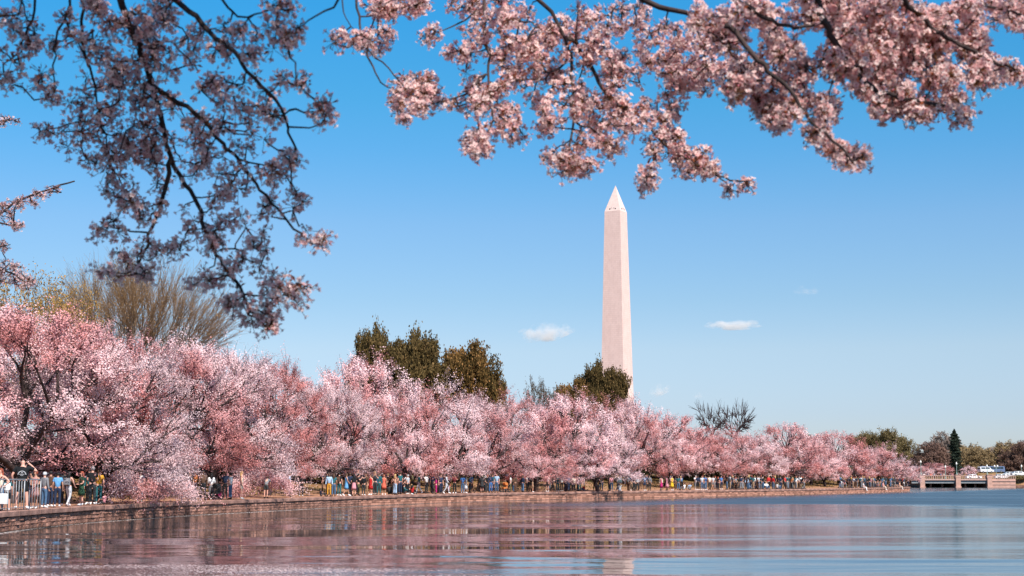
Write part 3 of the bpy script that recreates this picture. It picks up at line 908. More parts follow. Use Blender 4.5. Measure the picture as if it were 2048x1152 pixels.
# a low limb hanging over the wall: sprays added to the fifth tree and to the third
def low_limb(tree, base_px, Y, tip_pts, seed, bias):
    r = rng_(seed)
    tips = []
    for (px, py, dy, n, sx, sy) in tip_pts:
        for _ in range(n):
            tips.append(P(px + r.normal() * sx, py + r.normal() * sy, Y + dy + r.normal() * 0.8))
    tips = np.array(tips)
    base = np.array(P(*base_px))
    lv = grow(tips, base, (0.6, -0.4, -0.1), (4, 18), (0.55, 0.6), r, 0.08)
    vs = []; qs = []; off = 0
    for l, (a, b) in enumerate(((0.09, 0.04), (0.035, 0.018), (0.015, 0.006))):
        v, q = tube_batch(lv[l], np.tile(np.linspace(a, b, 5), (len(lv[l]), 1)), 5); vs.append(v); qs.append(q + off); off += len(v)
    Mi = tree.matrix_basis.inverted()
    Mi = np.array((Matrix.LocRotScale(tree.location, tree.rotation_euler, tree.scale)).inverted())
    loc = lambda v: v @ Mi[:3, :3].T + Mi[:3, 3]
    link(bpy.data.objects.new('low_limb', np_mesh('low_limb', loc(np.concatenate(vs)), [np.concatenate(qs)], [M_bark])), tree)
    cv = lv[-1]; per = 60; n = len(cv) * per; ti = np.repeat(np.arange(len(cv)), per); u = r.uniform(0.1, 1.1, n)[:, None]
    pos = cv[ti, 0] * (1 - u) + cv[ti, 4] * u + r.normal(size=(n, 3)) * 0.16
    col = cherry_col(bias, seed)(pos, ti, r)
    v, q = quad_cloud(pos, r.uniform(0.06, 0.11, n), r)
    link(bpy.data.objects.new('low_spray', np_mesh('low_spray', loc(v), q, [M_blossom], col=np.repeat(col, 4, axis=0))), tree)
low_limb(TREES[4][0], (500, 905, 114), 110, [(500, 955, -1, 60, 22, 18), (545, 968, -2, 60, 26, 14), (470, 980, -3, 50, 24, 14), (580, 978, -2, 28, 16, 7), (510, 930, 0, 36, 20, 12), (455, 1000, -5, 24, 18, 8)], 71, -0.25)
low_limb(TREES[2][0], (320, 880, 93), 86.5, [(300, 930, -1, 80, 30, 26), (250, 925, -5, 70, 22, 32), (330, 970, -1, 70, 26, 16), (378, 992, 1, 50, 22, 9), (275, 990, -5, 70, 34, 11), (350, 920, 1, 50, 24, 24), (235, 975, -7, 50, 20, 16)], 72, -0.1)

# evergreens behind the cherries
def leaf_col(c1, c2, c3, seed, sc=0.6):
    nz = WaveNoise(seed, sc)
    c1, c2, c3 = map(np.array, (c1, c2, c3))
    def f(pos, spray, r):
        k = np.clip(0.5 + 0.35 * nz(pos) + r.normal(size=spray.max() + 1)[spray] * 0.2, 0, 1)[:, None]
        c = c1 + (c2 - c1) * k
        w = (r.uniform(size=len(pos)) < 0.12)[:, None]
        c = np.where(w, c3, c)
        return c * r.uniform(0.7, 1.25, (len(pos), 1))
    return f
def padded(n, R, H, z0, npads, prad):
    def f(seed):
        r = rng_(seed)
        c = dome_tips(npads, R * 0.85, H - prad * 0.5, z0 + prad * 0.4, seed, 0.6, 0.2)
        i = r.integers(len(c), size=n)
        d = unit(r.normal(size=(n, 3))) * (r.uniform(0.5, 1, n) ** 0.5)[:, None]
        return c[i] + d * np.array((prad, prad, prad * 0.55)) * r.uniform(0.7, 1.2, len(c))[i][:, None]
    return f
ever1 = build_tree_data(401, 5.5, 10, 1.2, 900, 60, 0.25, 1.5, 0.32, leaf_col((0.065, 0.048, 0.020), (0.13, 0.09, 0.037), (0.22, 0.14, 0.06), 41), leafm=M_leaf, barkm=M_bark_grey, tipfn=padded(1300, 5.5, 10, 4.8, 120, 1.25), spread=0.34)
ever2 = build_tree_data(402, 5.5, 10, 1.2, 900, 60, 0.25, 1.5, 0.32, leaf_col((0.075, 0.052, 0.020), (0.24, 0.13, 0.045), (0.34, 0.18, 0.07), 42), leafm=M_leaf, barkm=M_bark_grey, tipfn=padded(1300, 5.5, 10, 4.8, 70, 1.45), spread=0.34)
put_tree('evergreen_tree', ever1, 744, 655, 212, 3.3, 'dark evergreen tree with a narrow peak, first of three', 'evergreen trees behind the cherries', seed=1)
put_tree('evergreen_tree', ever1, 826, 668, 205, 4.3, 'wide dark green evergreen tree between a narrower one and a tawny one', 'evergreen trees behind the cherries', seed=2)
put_tree('evergreen_tree', ever2, 938, 686, 214, 4.5, 'tawny orange tinted evergreen tree at the end of the evergreen clump', 'evergreen trees behind the cherries', seed=3)
put_tree('evergreen_tree', ever1, 978, 742, 222, 2.2, 'small dark evergreen leaning against the tawny one', 'evergreen trees behind the cherries', seed=4)
put_tree('evergreen_tree', ever1, 1206, 726, 262, 3.6, 'dark olive evergreen tree standing right at the foot of the obelisk', 'evergreen trees behind the cherries', seed=5)
put_tree('evergreen_tree', ever1, 1180, 748, 266, 3.6, 'middle evergreen of the trio at the obelisk foot', 'evergreen trees behind the cherries', seed=12)
put_tree('evergreen_tree', ever2, 1150, 762, 258, 4.0, 'wide low evergreen tree just before the obelisk evergreen', 'evergreen trees behind the cherries', seed=6)
put_tree('evergreen_tree', build_tree_data(403, 5.5, 10, 3, 260, 34, 0.2, 3, 0.3, leaf_col((0.09, 0.07, 0.05), (0.15, 0.11, 0.07), (0.2, 0.14, 0.1), 43), leafm=M_leaf, barkm=M_bark_grey, spread=0.24), 1082, 754, 250, 2.6, 'small round thin dark tree standing alone in the skyline gap', 'evergreen trees behind the cherries', seed=7)
olive = build_tree_data(404, 5.5, 10, 1.5, 700, 36, 0.24, 1.5, 0.3, leaf_col((0.17, 0.13, 0.06), (0.26, 0.20, 0.09), (0.32, 0.25, 0.14), 44), leafm=M_leaf, barkm=M_bark_grey, tipfn=padded(900, 5.5, 10, 3.6, 80, 1.3), spread=0.3)
put_tree('leafing_tree', olive, 1780, 856, 330, 4.8, 'round olive brown tree rising over the distant cherry trees', 'trees coming into leaf', seed=8)
put_tree('leafing_tree', olive, 1728, 862, 338, 4.0, 'thinner olive tree beside the round olive brown one', 'trees coming into leaf', seed=9)
put_tree('leafing_tree', olive, 1622, 868, 320, 3.6, 'small olive treetop peeking over the cherry row', 'trees coming into leaf', seed=10)
yel = build_tree_data(405, 5.5, 10, 3.5, 620, 26, 0.13, 3, 0.28, leaf_col((0.36, 0.21, 0.06), (0.44, 0.27, 0.09), (0.22, 0.13, 0.06), 45), leafm=M_leaf, barkm=M_bark_grey, spread=0.3, shell=0.4)
put_tree('leafing_tree', yel, 30, 545, 122, 5.4, 'mustard yellow leafing tree behind the tallest cherry tree', 'trees coming into leaf', seed=11)
put_tree('leafing_tree', yel, 122, 570, 118, 2.8, 'slim mustard yellow tree at the flank of the twiggy tree', 'trees coming into leaf', seed=12)
# shrubs added as a dark stand-in for the shade under the crowns
shrub = build_tree_data(406, 5.5, 10, 0.3, 420, 34, 0.32, 1.0, 0.15, leaf_col((0.035, 0.045, 0.025), (0.06, 0.065, 0.03), (0.10, 0.08, 0.04), 46), leafm=M_leaf, barkm=M_bark_grey, spread=0.5, shell=0.3)
rs = rng_(77)
shrub_lab = ['behind the grey metal railing', 'behind the drooping salmon cherry', 'under the twiggy tree', 'behind the low limb over the wall', 'at the back of the open grass gap', 'beyond the orange trousered visitor', 'behind the visitors in summer dresses',
             'under the tawny evergreen', 'behind the visitors with a stroller', 'behind the white shirted visitor', 'below the obelisk', 'behind the yellow dress', 'behind the dense crowd', 'under the bare grey trees', 'below the tallest distant cherry', 'below the round olive tree']
for i, px in enumerate([60, 190, 320, 450, 590, 690, 780, 870, 960, 1070, 1180, 1290, 1400, 1500, 1610, 1720]):
    b = behind_wall(px, 34 + (i % 3) * 4)
    E = empty('shade_shrub', b, rs.uniform(0, 6), (1.0 + rs.uniform(0, .4), 1.0, rs.uniform(0.30, 0.42)))
    tag(E, 'dark shrub added as shade ' + shrub_lab[i], 'shrub', 'shrubs added as dark shade at the back of the bank')
    link(bpy.data.objects.new('trunk', shrub[0]), E); link(bpy.data.objects.new('crown', shrub[1]), E)

# the big twiggy tree and the bare trees
def twiggy(seed, n, R, H, fork, ks, twr, bark, trunk_r, bud=None, flat=0.45, kstart=0.55):
    r = rng_(seed)
    a = r.uniform(0, 6.28, n); q = r.uniform(0, 1, n) ** 0.6
    ang = q * (1.28 if R > 6 else 1.12)
    rad = (0.82 + 0.18 * r.uniform(size=n)) * (1 + 0.05 * np.sin(3 * a))
    x = np.sin(ang) * np.cos(a) * R * rad; y = np.sin(ang) * np.sin(a) * R * rad
    z = fork + (H - fork) * (np.cos(ang) ** flat) * rad
    tips = np.stack([x, y, z], 1)
    inner = r.uniform(size=n) < 0.35
    tips[inner] = np.array((0, 0, fork)) + (tips[inner] - np.array((0, 0, fork))) * r.uniform(0.6, 0.9, (inner.sum(), 1))
    lv = grow(tips, np.array((0, 0, fork)), (0, 0, 1), ks, (0.35, 0.45, 0.5), r, 0.17)
    vs = []; qs = []; off = 0
    def add(Pt, Rr, s):
        nonlocal off
        v, q_ = tube_batch(Pt, Rr, s); vs.append(v); qs.append(q_ + off); off += len(v)
    add(np.array([[(0, 0, -0.4), (0.05, 0, fork * 0.5), (0, 0, fork)]]), np.array([[trunk_r * 1.3, trunk_r, trunk_r * 0.8]]), 9)
    for l, (p0, p1) in enumerate(((trunk_r * 0.5, trunk_r * 0.28), (trunk_r * 0.25, trunk_r * 0.13), (trunk_r * 0.12, twr * 1.5))):
        add(lv[l], np.tile(np.linspace(p0, p1, 5), (len(lv[l]), 1)), 5)
    trunk = np_mesh('trunk', np.concatenate(vs), [np.concatenate(qs)], [bark], smooth=True)
    vs, qs, off = [], [], 0
    cv = lv[3]; add(cv, np.tile(np.linspace(twr, twr * 0.35, 5), (len(cv), 1)), 3)
    # side shoots
    m = len(cv) * 7; ti = r.integers(len(cv), size=m); u = r.uniform(0.2, 0.9, m)[:, None]
    A = cv[ti, 0] * (1 - u) + cv[ti, 4] * u
    d = unit(cv[ti, 4] - cv[ti, 0]) + r.normal(size=(m, 3)) * 0.28; L_ = r.uniform(0.5, 1.6, (m, 1)) * R / 8
    B = A + unit(d) * L_
    add(np.stack([A, (A + B) / 2 + r.normal(size=(m, 3)) * 0.04, B], 1), np.tile((twr * 0.5, twr * 0.4, twr * 0.2), (m, 1)), 3)
    v = np.concatenate(vs); qq = np.concatenate(qs)
    zt = (v[:, 2] / H)[:, None]
    nb = WaveNoise(seed, 0.7)(v)[:, None] * 0.18
    kk = np.clip((zt - 0.35) * 1.6 + nb, 0, 1)
    colr = np.array(bud[0]) * (1 - kk) + np.array(bud[1]) * kk
    nt_ = len(qq)
    if len(bud) > 2 and bud[2] > 0:
        mb_ = int(bud[2]); ti = r.integers(m, size=mb_); u = r.uniform(0, 1, (mb_, 1))
        pos = A[ti] * (1 - u) + B[ti] * u + r.normal(size=(mb_, 3)) * 0.04
        keep = pos[:, 2] > 0.45 * H; pos = pos[keep]
        v2, q2 = quad_cloud(pos, 0.09, r, 1.4)
        qq = np.concatenate([qq, q2 + len(v)])
        c2 = np.array(bud[1]) * r.uniform(0.7, 1.4, (len(pos), 1)); colr = np.concatenate([colr, np.repeat(c2, 4, axis=0)]); v = np.concatenate([v, v2])
    crown = np_mesh('crown', v, qq, [M_leaf], col=colr)
    return trunk, crown
tw = twiggy(31, 1500, 9.6, 19, 3.0, (9, 46, 260), 0.019, M_bark_grey, 0.30, bud=((0.21, 0.145, 0.12), (0.40, 0.25, 0.13), 7000))
put_tree('twiggy_tree', tw, 262, 508, 132, 9.6, 'large leafless tree of fine upright yellowish twigs above the cherry trees', None, R0=9.6, H0=19, seed=20)
bare = build_tree_data(32, 5.5, 10, 5.6, 300, 0, 0, 4.6, 0.26, None, ks=(5, 26, 140), barkm=M_twig, shell=0.35, lobes=0.35, twig_r=0.03)
bare2 = build_tree_data(37, 5.5, 10, 5.2, 360, 0, 0, 4.2, 0.28, None, ks=(6, 28, 150), barkm=M_twig, shell=0.35, lobes=0.35, twig_r=0.03)
put_tree('bare_tree', bare, 1424, 794, 262, 3.2, 'smaller leafless dark grey tree standing apart above the cherry row', 'leafless grey trees', seed=21)
put_tree('bare_tree', bare2, 1474, 790, 268, 4.4, 'wider leafless dark grey tree with spreading crown above the cherry row', 'leafless grey trees', seed=22)
# trees beyond the bridge
def sliver(seed, c1, c2, n=520, per=34):
    return build_tree_data(seed, 5.5, 10, 0.8, n, per, 0.20, 1.5, 0.2, leaf_col(c1, c2, c2, seed, 0.5), leafm=M_leaf, barkm=M_bark_grey, aspect=3.0, spread=0.32, shell=0.35, lobes=0.15, twig_r=0.03)
mar = sliver(51, (0.17, 0.105, 0.085), (0.25, 0.155, 0.12)); tan = sliver(52, (0.27, 0.19, 0.10), (0.36, 0.26, 0.14)); gry = sliver(53, (0.26, 0.20, 0.17), (0.34, 0.27, 0.23))
GF = 'bare spring trees beyond the bridge'
for (px, ty, Y, R, d, lab) in [
    (1828, 905, 500, 8.5, tan, 'low yellow tan tree just past the end of the cherry row'),
    (1866, 883, 490, 7.5, mar, 'maroon brown bare tree beyond the bridge beside the conifer'),
    (1893, 868, 520, 6.5, gry, 'tall greyish bare tree partly hidden by the conifer'),
    (1938, 886, 500, 7.0, tan, 'tan bare tree on the far side of the conifer'),
    (1962, 893, 488, 6.0, tan, 'second tan bare tree, above the parked white vehicle'),
    (1988, 890, 510, 6.5, gry, 'grey mauve bare tree behind the double globe lamp'),
    (2020, 880, 500, 7.0, tan, 'orange tan rounded bare tree above the parked cars'),
    (2046, 882, 484, 7.0, mar, 'dark maroon bare tree at the edge of the view'),
    (2085, 880, 500, 8.0, mar, 'maroon bare tree just past the edge of the view'),
    (1850, 912, 540, 9.0, mar, 'low brown tree filling the gap behind the first bridge lamp'),
    (1915, 905, 540, 9.0, mar, 'low brown tree directly behind the conifer'),
    (1975, 905, 545, 9.0, mar, 'low brown tree behind the two tan ones'),
    (2030, 902, 545, 9.0, gry, 'low greyish tree behind the parked cars')]:
    put_tree('bare_tree', d, px, ty, Y, R, lab, GF, seed=int(px))
def conifer():
    r = rng_(61); H = 15.0
    mb = MB().tube([(0, 0, 0), (0, 0, H * 0.5), (0, 0, H - 0.2)], [0.28, 0.18, 0.03], 7)
    n = 9000; z = r.uniform(1.0, H, n) ; tier = np.abs(((z * 1.1) % 1.0) - 0.5) * 2
    prof = np.interp(z, [1, 2.5, 6, 10, 13, H], [1.5, 2.2, 1.75, 2.0, 1.5, 0.15])
    a = r.uniform(0, 6.28, n); q = r.uniform(0, 1, n) ** 0.5
    lump = 1 + 0.25 * np.sin(a * 3 + z * 1.3) + 0.12 * np.sin(a * 7 + z * 3)
    R_ = prof * q * (0.55 + 0.45 * tier) * lump
    pos = np.stack([R_ * np.cos(a), R_ * np.sin(a), z - 0.35 * q], 1)
    col = np.array((0.042, 0.055, 0.040)) * r.uniform(0.6, 1.5, (n, 1))
    v, qd = quad_cloud(pos, 0.36, r, 1.5)
    tr = mb.mesh('trunk', [M_bark_grey]); cr = np_mesh('crown', v, qd, [M_leaf], col=np.repeat(col, 4, axis=0))
    for k in range(40):
        pass
    return tr, cr
put_tree('conifer', conifer(), 1912, 858, 458, 1.9, 'dark narrow conifer standing taller than all trees beyond the bridge', None, R0=2.0, H0=15.0, seed=3)

# ------------------------------------------------------------------ bridge and what stands on it
M_bst = pmat('bridge_stone', (0.46, 0.27, 0.215), 0.85, 0.15, 1.2, bump=0.2, bscale=6)
M_bst2 = pmat('bridge_ledge_stone', (0.46, 0.29, 0.245), 0.85, 0.1, 1.0)  # even pinkish stone of the deck, rails and ledge courses
M_steel = pmat('grey_girder', (0.22, 0.23, 0.24), 0.6, 0.15, 2)
M_dark = pmat('under_bridge_shade', (0.03, 0.03, 0.03), 0.9)  # near-black colour standing in for the shade below the deck
M_lamp = pmat('lamp_post_green', (0.20, 0.28, 0.25), 0.5)
M_globe = pmat('lamp_globe', (0.75, 0.74, 0.68), 0.3)
def make_bridge():
    YB = 416.0
    X = lambda px, y=YB: P(px, 960, y)[0]
    E = empty('bridge', (X(1900), YB, 0)); tag(E, 'low pink stone bridge with railings and dark openings over the far water', 'bridge')
    ox = X(1900)
    def B(name, x0, x1, y0, y1, z0, z1, mat, parent=E):
        o = MB().box((x0 - ox, y0 - YB, z0), (x1 - ox, y1 - YB, z1)).build(name, mat, parent)
        return o
    zb, zt = 2.20, 3.25
    B('deck', X(1815), X(2030), YB + 0.25, YB + 13, 1.9, zb - 0.02, M_bst2)
    B('deck_edge', X(1815), X(1984), YB, YB + 0.24, 1.93, zb + 0.05, M_bst2)
    for a, b in ((1824, 1839.5), (1849.5, 1911), (1921, 1976)):
        B('girder', X(a), X(b), YB + 0.4, YB + 0.9, 1.12, 1.89, M_steel)
    B('shade_backing', X(1815), X(2030), YB + 13.01, YB + 13.6, -0.5, 2.3, M_dark)  # added dark backing, its colour gives the openings their shade
    for px in (1844.5, 1916, 1979):
        p = MB(); x = X(px) - ox
        p.box((x - 0.62, -0.35, -0.5), (x + 0.62, 1.4, 2.6)); p.box((x - 0.72, -0.42, 2.6), (x + 0.72, 1.5, 3.25)); p.box((x - 0.8, -0.5, 3.253), (x + 0.8, 1.58, 3.4))
        p.box((x - 0.78, -0.5, -0.5), (x + 0.78, -0.353, 0.25))
        p.build('pier', M_bst, E)
        B('pier_wall', X(px) - 0.5, X(px) + 0.5, YB + 1.41, YB + 12.9, -0.5, 1.88, M_bst)
    for px in (1861, 1884, 1930, 1950):
        MB().lathe([(0.01, 1.35), (0.22, 1.33), (0.32, 1.1), (0.34, -0.5)], 10, (X(px, YB + 4) - ox, 4.0, -0.25)).build('pile', M_bst, E)
    for a, b in ((1815, 1839), (1850, 1910.5), (1921.5, 1973.5)):
        x0, x1 = X(a), X(b)
        B('top_rail', x0, x1, YB + 0.02, YB + 0.2, 3.05, 3.2, M_bst2)
        n = int((x1 - x0) / 0.55)
        for k in range(n + 1):
            x = x0 + (x1 - x0) * k / n; w = 0.10 if k % 4 == 0 else 0.055
            MB().box((x - w - ox, 0.05, zb + 0.052), (x + w - ox, 0.17, 3.048)).build('baluster', M_bst2, E)
    # abutment wall at the far end
    x0, x1 = X(1984), X(2031)
    for k, (z0, z1, out) in enumerate(((-0.5, 0.75, 0.0), (0.752, 0.9, 0.12), (0.902, 1.65, 0.02), (1.652, 1.85, 0.2), (1.852, 2.3, 0.04))):
        B('abutment_course', x0, x1, YB - out, YB + 3, z0, z1, M_bst if k % 2 == 0 else M_bst2)
    B('top_rail', x0, x1, YB + 0.02, YB + 0.2, 3.05, 3.18, M_bst2)
    n = 13
    for k in range(n + 1):
        x = x0 + (x1 - x0) * k / n
        MB().box((x - 0.06 - ox, 0.05, 2.302), (x + 0.06 - ox, 0.17, 3.048)).build('baluster', M_bst2, E)
    # lamps
    def lamp(px, top, Y, z0, lab, double=False):
        x = P(px, 960, Y)[0]; zt_ = P(px, top, Y)[2]; h = zt_ - z0
        L = empty('street_lamp', (x, Y, z0)); tag(L, lab, 'street lamp', 'globe street lamps on and behind the bridge')
        MB().lathe([(0.22, 0), (0.22, 0.35), (0.14, 0.45), (0.09, 0.6), (0.075, h - 0.95), (0.11, h - 0.9), (0.05, h - 0.82)], 10).build('pole', M_lamp, L)
        if double:
            for s in (-1, 1):
                MB().tube([(0, 0, h - 1.1), (0.25 * s, 0, h - 1.15), (0.38 * s, 0, h - 0.9)], [0.04, 0.04, 0.04], 6).build('arm', M_lamp, L)
                MB().lathe([(0.02, 0), (0.2, 0.12), (0.26, 0.3), (0.2, 0.5), (0.03, 0.62)], 10, (0.40 * s, 0, h - 0.9)).build('globe', M_globe, L)
        else:
            MB().lathe([(0.03, 0), (0.17, 0.1), (0.24, 0.34), (0.16, 0.58), (0.06, 0.66), (0.07, 0.72), (0.01, 0.86)], 10, (0, 0, h - 0.84)).build('globe', M_globe, L)
    lamp(1842.5, 920, YB + 0.5, 3.4, 'street lamp on the first bridge pier, next to the end of the cherries')
    lamp(1914, 923.5, YB + 0.5, 3.4, 'street lamp on the middle bridge pier, below the dark conifer')
    lamp(1891.5, 930, YB + 12.5, 2.2, 'shorter street lamp on the rear side of the bridge, over the coral cherry')
    lamp(1975, 928.5, YB + 0.5, 3.4, 'street lamp on the last bridge pier, in front of the parked bus')
    lamp(1993, 928, YB + 11.5, 2.25, 'street lamp with two globes above the abutment wall', True)
    lamp(2044, 929, YB + 14, 2.35, 'street lamp behind the white cars at the edge of the view')
    # low bank wall and bush
    o = MB()
    x1 = X(2031.3)
    for k in range(18):
        L_ = 1.7
        o = MB().box((x1 + k * L_ + 0.02, YB + 1.0, -0.5), (x1 + (k + 1) * L_ - 0.02, YB + 2.2, 0.62))
        if k == 0:
            W = empty('bank_wall', (x1, YB, 0)); tag(W, 'low dark reddish wall below the green bank past the bridge abutment', 'wall')
        ob = o.build('wall_block', M_stone, W); ob.location = (-x1, -YB, 0)
    me = np_mesh('bank', [(x1, YB + 2.2, 0.3), (x1 + 40, YB + 2.2, 0.3), (x1 + 40, YB + 9, 2.9), (x1, YB + 9, 2.9), (x1 + 40, YB + 16, 2.95), (x1, YB + 16, 2.95), (x1, YB+16, -0.5), (x1, YB+2.2, -0.5)], np.array([(0, 1, 2, 3), (3, 2, 4, 5)]), [M_ground], col=np.zeros((8, 3)))
    b_ = link(bpy.data.objects.new('bank', me)); tag(b_, kind='structure')
    Sx = empty('shrub', (X(2048), YB + 5, 1.4), 0.4, (0.55, 0.42, 0.20)); tag(Sx, 'rounded olive shrub on the bank past the bridge abutment', 'shrub')
    link(bpy.data.objects.new('trunk', olive[0]), Sx); link(bpy.data.objects.new('crown', olive[1]), Sx)
make_bridge()

M_glass = pmat('car_glass', (0.02, 0.025, 0.03), 0.08, spec=0.6)
M_tyre = pmat('tyre', (0.02, 0.02, 0.02), 0.8)
M_rim = pmat('rim', (0.4, 0.4, 0.4), 0.35, metal=0.8)
def make_car(loc, rz, color, lab, kind='car', s=1.0):
    E = empty('parked_' + kind, loc, rz, (s, s, s)); tag(E, lab, kind, 'vehicles parked past the bridge')
    paint = pmat('paint_%02x%02x%02x' % tuple(int(c * 255) for c in color), color, 0.3, spec=0.5)
    if kind == 'car':
        lower = [(-2.25, 0.35), (2.2, 0.35), (2.28, 0.62), (2.15, 0.82), (1.3, 0.93), (-1.9, 0.98), (-2.28, 0.9), (-2.32, 0.6)]
        cabin = [(-1.95, 0.96), (1.15, 0.93), (0.45, 1.36), (0.05, 1.44), (-1.1, 1.44), (-1.55, 1.3)]
        L, W = 1.38, 0.9
    elif kind == 'van':
        lower = [(-2.6, 0.4), (2.5, 0.4), (2.6, 0.7), (2.45, 1.05), (1.75, 1.15), (-2.6, 1.15)]
        cabin = [(-2.58, 1.15), (1.75, 1.15), (1.15, 1.9), (0.9, 2.05), (-2.4, 2.08), (-2.58, 1.9)]
        L, W = 1.6, 0.98
    else:
        lower = [(-5.5, 0.4), (5.4, 0.4), (5.5, 0.8), (5.5, 1.4), (-5.5, 1.4)]
        cabin = [(-5.5, 1.4), (5.5, 1.4), (5.4, 2.7), (5.2, 3.0), (-5.3, 3.05), (-5.5, 2.9)]
        L, W = 3.6, 1.25
    m = MB().prism([(a, b) for a, b in lower], -W, W, axis='y')
    # taper the roof inward
    n = len(cabin); c = MB().prism([(a, b) for a, b in cabin], -W * 0.96, W * 0.96, axis='y')
    v = np.concatenate(c.v); zb, zt = cabin[0][1], max(b for a, b in cabin)
    v[:, 1] *= 1 - 0.16 * np.clip((v[:, 2] - zb) / (zt - zb), 0, 1); c.v = [v]
    m.build('body', paint, E); c.build('cabin', paint, E)
    # windows, slightly proud of the cabin
    xs = (min(a for a, b in cabin) + 0.25, max(a for a, b in cabin) - 0.65)
    nw = {'car': 2, 'van': 2, 'bus': 6}[kind]
    for sd_ in (-1, 1):
        for k in range(nw):
            a = xs[0] + (xs[1] - xs[0]) * k / nw + 0.06; b = xs[0] + (xs[1] - xs[0]) * (k + 1) / nw - 0.06
            z0, z1 = zb + (zt - zb) * 0.18, zb + (zt - zb) * 0.78
            y0 = W * 0.96 * (1 - 0.16 * 0.18) + 0.006; y1 = W * 0.96 * (1 - 0.16 * 0.78) + 0.006
            t_ = 0.12 if kind == 'car' else 0
            MB().add([(a, sd_ * y0, z0), (b, sd_ * y0, z0), (b - t_, sd_ * y1, z1), (a + t_, sd_ * y1, z1), (a, sd_ * (y0 - .03), z0), (b, sd_ * (y0 - .03), z0), (b - t_, sd_ * (y1 - .03), z1), (a + t_, sd_ * (y1 - .03), z1)],
                     [(0, 1, 2, 3), (0, 4, 5, 1), (2, 6, 7, 3), (0, 3, 7, 4), (1, 5, 6, 2)]).build('window', M_glass, E)
    for ex, xx in ((1, cabin[1][0]), (-1, cabin[0][0])):
        top = cabin[2] if ex > 0 else cabin[-1]
        w0 = W * 0.80; dx = top[0] - xx; dz = top[1] - cabin[0][1]
        o = 0.012 * ex
        MB().add([(xx + dx * .15 + o, -w0, zb + dz * .15 + .01), (xx + dx * .15 + o, w0, zb + dz * .15 + .01), (xx + dx * .9 + o, w0 * .92, zb + dz * .9 + .01), (xx + dx * .9 + o, -w0 * .92, zb + dz * .9 + .01)], [(0, 1, 2, 3)]).build('windscreen' if ex > 0 else 'rear_window', M_glass, E)
    for sx in (-1, 1):
        for sy in (-1, 1):
            r_ = 0.33 if kind != 'bus' else 0.48
            w = MB().tube([(sx * L, sy * (W - 0.2), r_), (sx * L, sy * (W + 0.02), r_)], [r_, r_], 14).build('wheel', M_tyre, E)
            MB().tube([(sx * L, sy * (W - 0.1), r_), (sx * L, sy * (W + 0.03), r_)], [r_ * 0.6, r_ * 0.6], 10).build('rim', M_rim, w)
    xf = max(a for a, b in lower)
    for sy in (-1, 1):
        MB().box((xf - 0.12, sy * W * 0.72 - 0.15, 0.62), (xf + 0.01, sy * W * 0.72 + 0.15, 0.78)).build('headlight', M_globe, E)
        xr = min(a for a, b in lower)
        MB().box((xr - 0.01, sy * W * 0.75 - 0.12, 0.68), (xr + 0.1, sy * W * 0.75 + 0.12, 0.86)).build('tail_light', pmat('tail_red', (0.5, 0.02, 0.02), 0.3), E)
def at(px, Y, z): 
    p = P(px, 960, Y); return (p[0], Y, z)
make_car(at(2006, 424, 2.2), 0.05, (0.6, 0.6, 0.6), 'white car with dark windows on the road above the abutment wall', s=1.0)
make_car(at(2040, 426, 2.95), 0.0, (0.6, 0.6, 0.6), 'white car at the edge of the view behind the olive shrub')
make_car(at(1972, 446, 4.0), 0.3, (0.62, 0.63, 0.66), 'white van in front of the tan bare trees beyond the bridge', 'van', 0.85)
make_car(at(1986, 452, 4.1), 0.1, (0.10, 0.14, 0.24), 'dark blue bus parked behind the white van beyond the bridge', 'bus', 0.62)
make_car(at(2022, 436, 2.9), 0.1, (0.5, 0.51, 0.53), 'silver white car parked between the two other white cars', s=0.95)
make_car(at(1948, 424, 2.2), 0.0, (0.75, 0.75, 0.76), 'pale car crossing the bridge between the middle and last lamps', s=0.9)

# raised parking ground for the vehicles past the bridge
me = np_mesh('road', [(*at(1955, 440, 3.98),), (*at(2060, 440, 3.98),), (*at(2080, 470, 4.08),), (*at(1950, 470, 4.08),), (*at(1950, 436, 2.3),), (*at(2065, 436, 2.3),)], np.array([(0, 1, 2, 3), (4, 5, 1, 0)]), [M_ground], col=np.zeros((6, 3)))
tag(link(bpy.data.objects.new('raised_ground', me)), kind='structure')

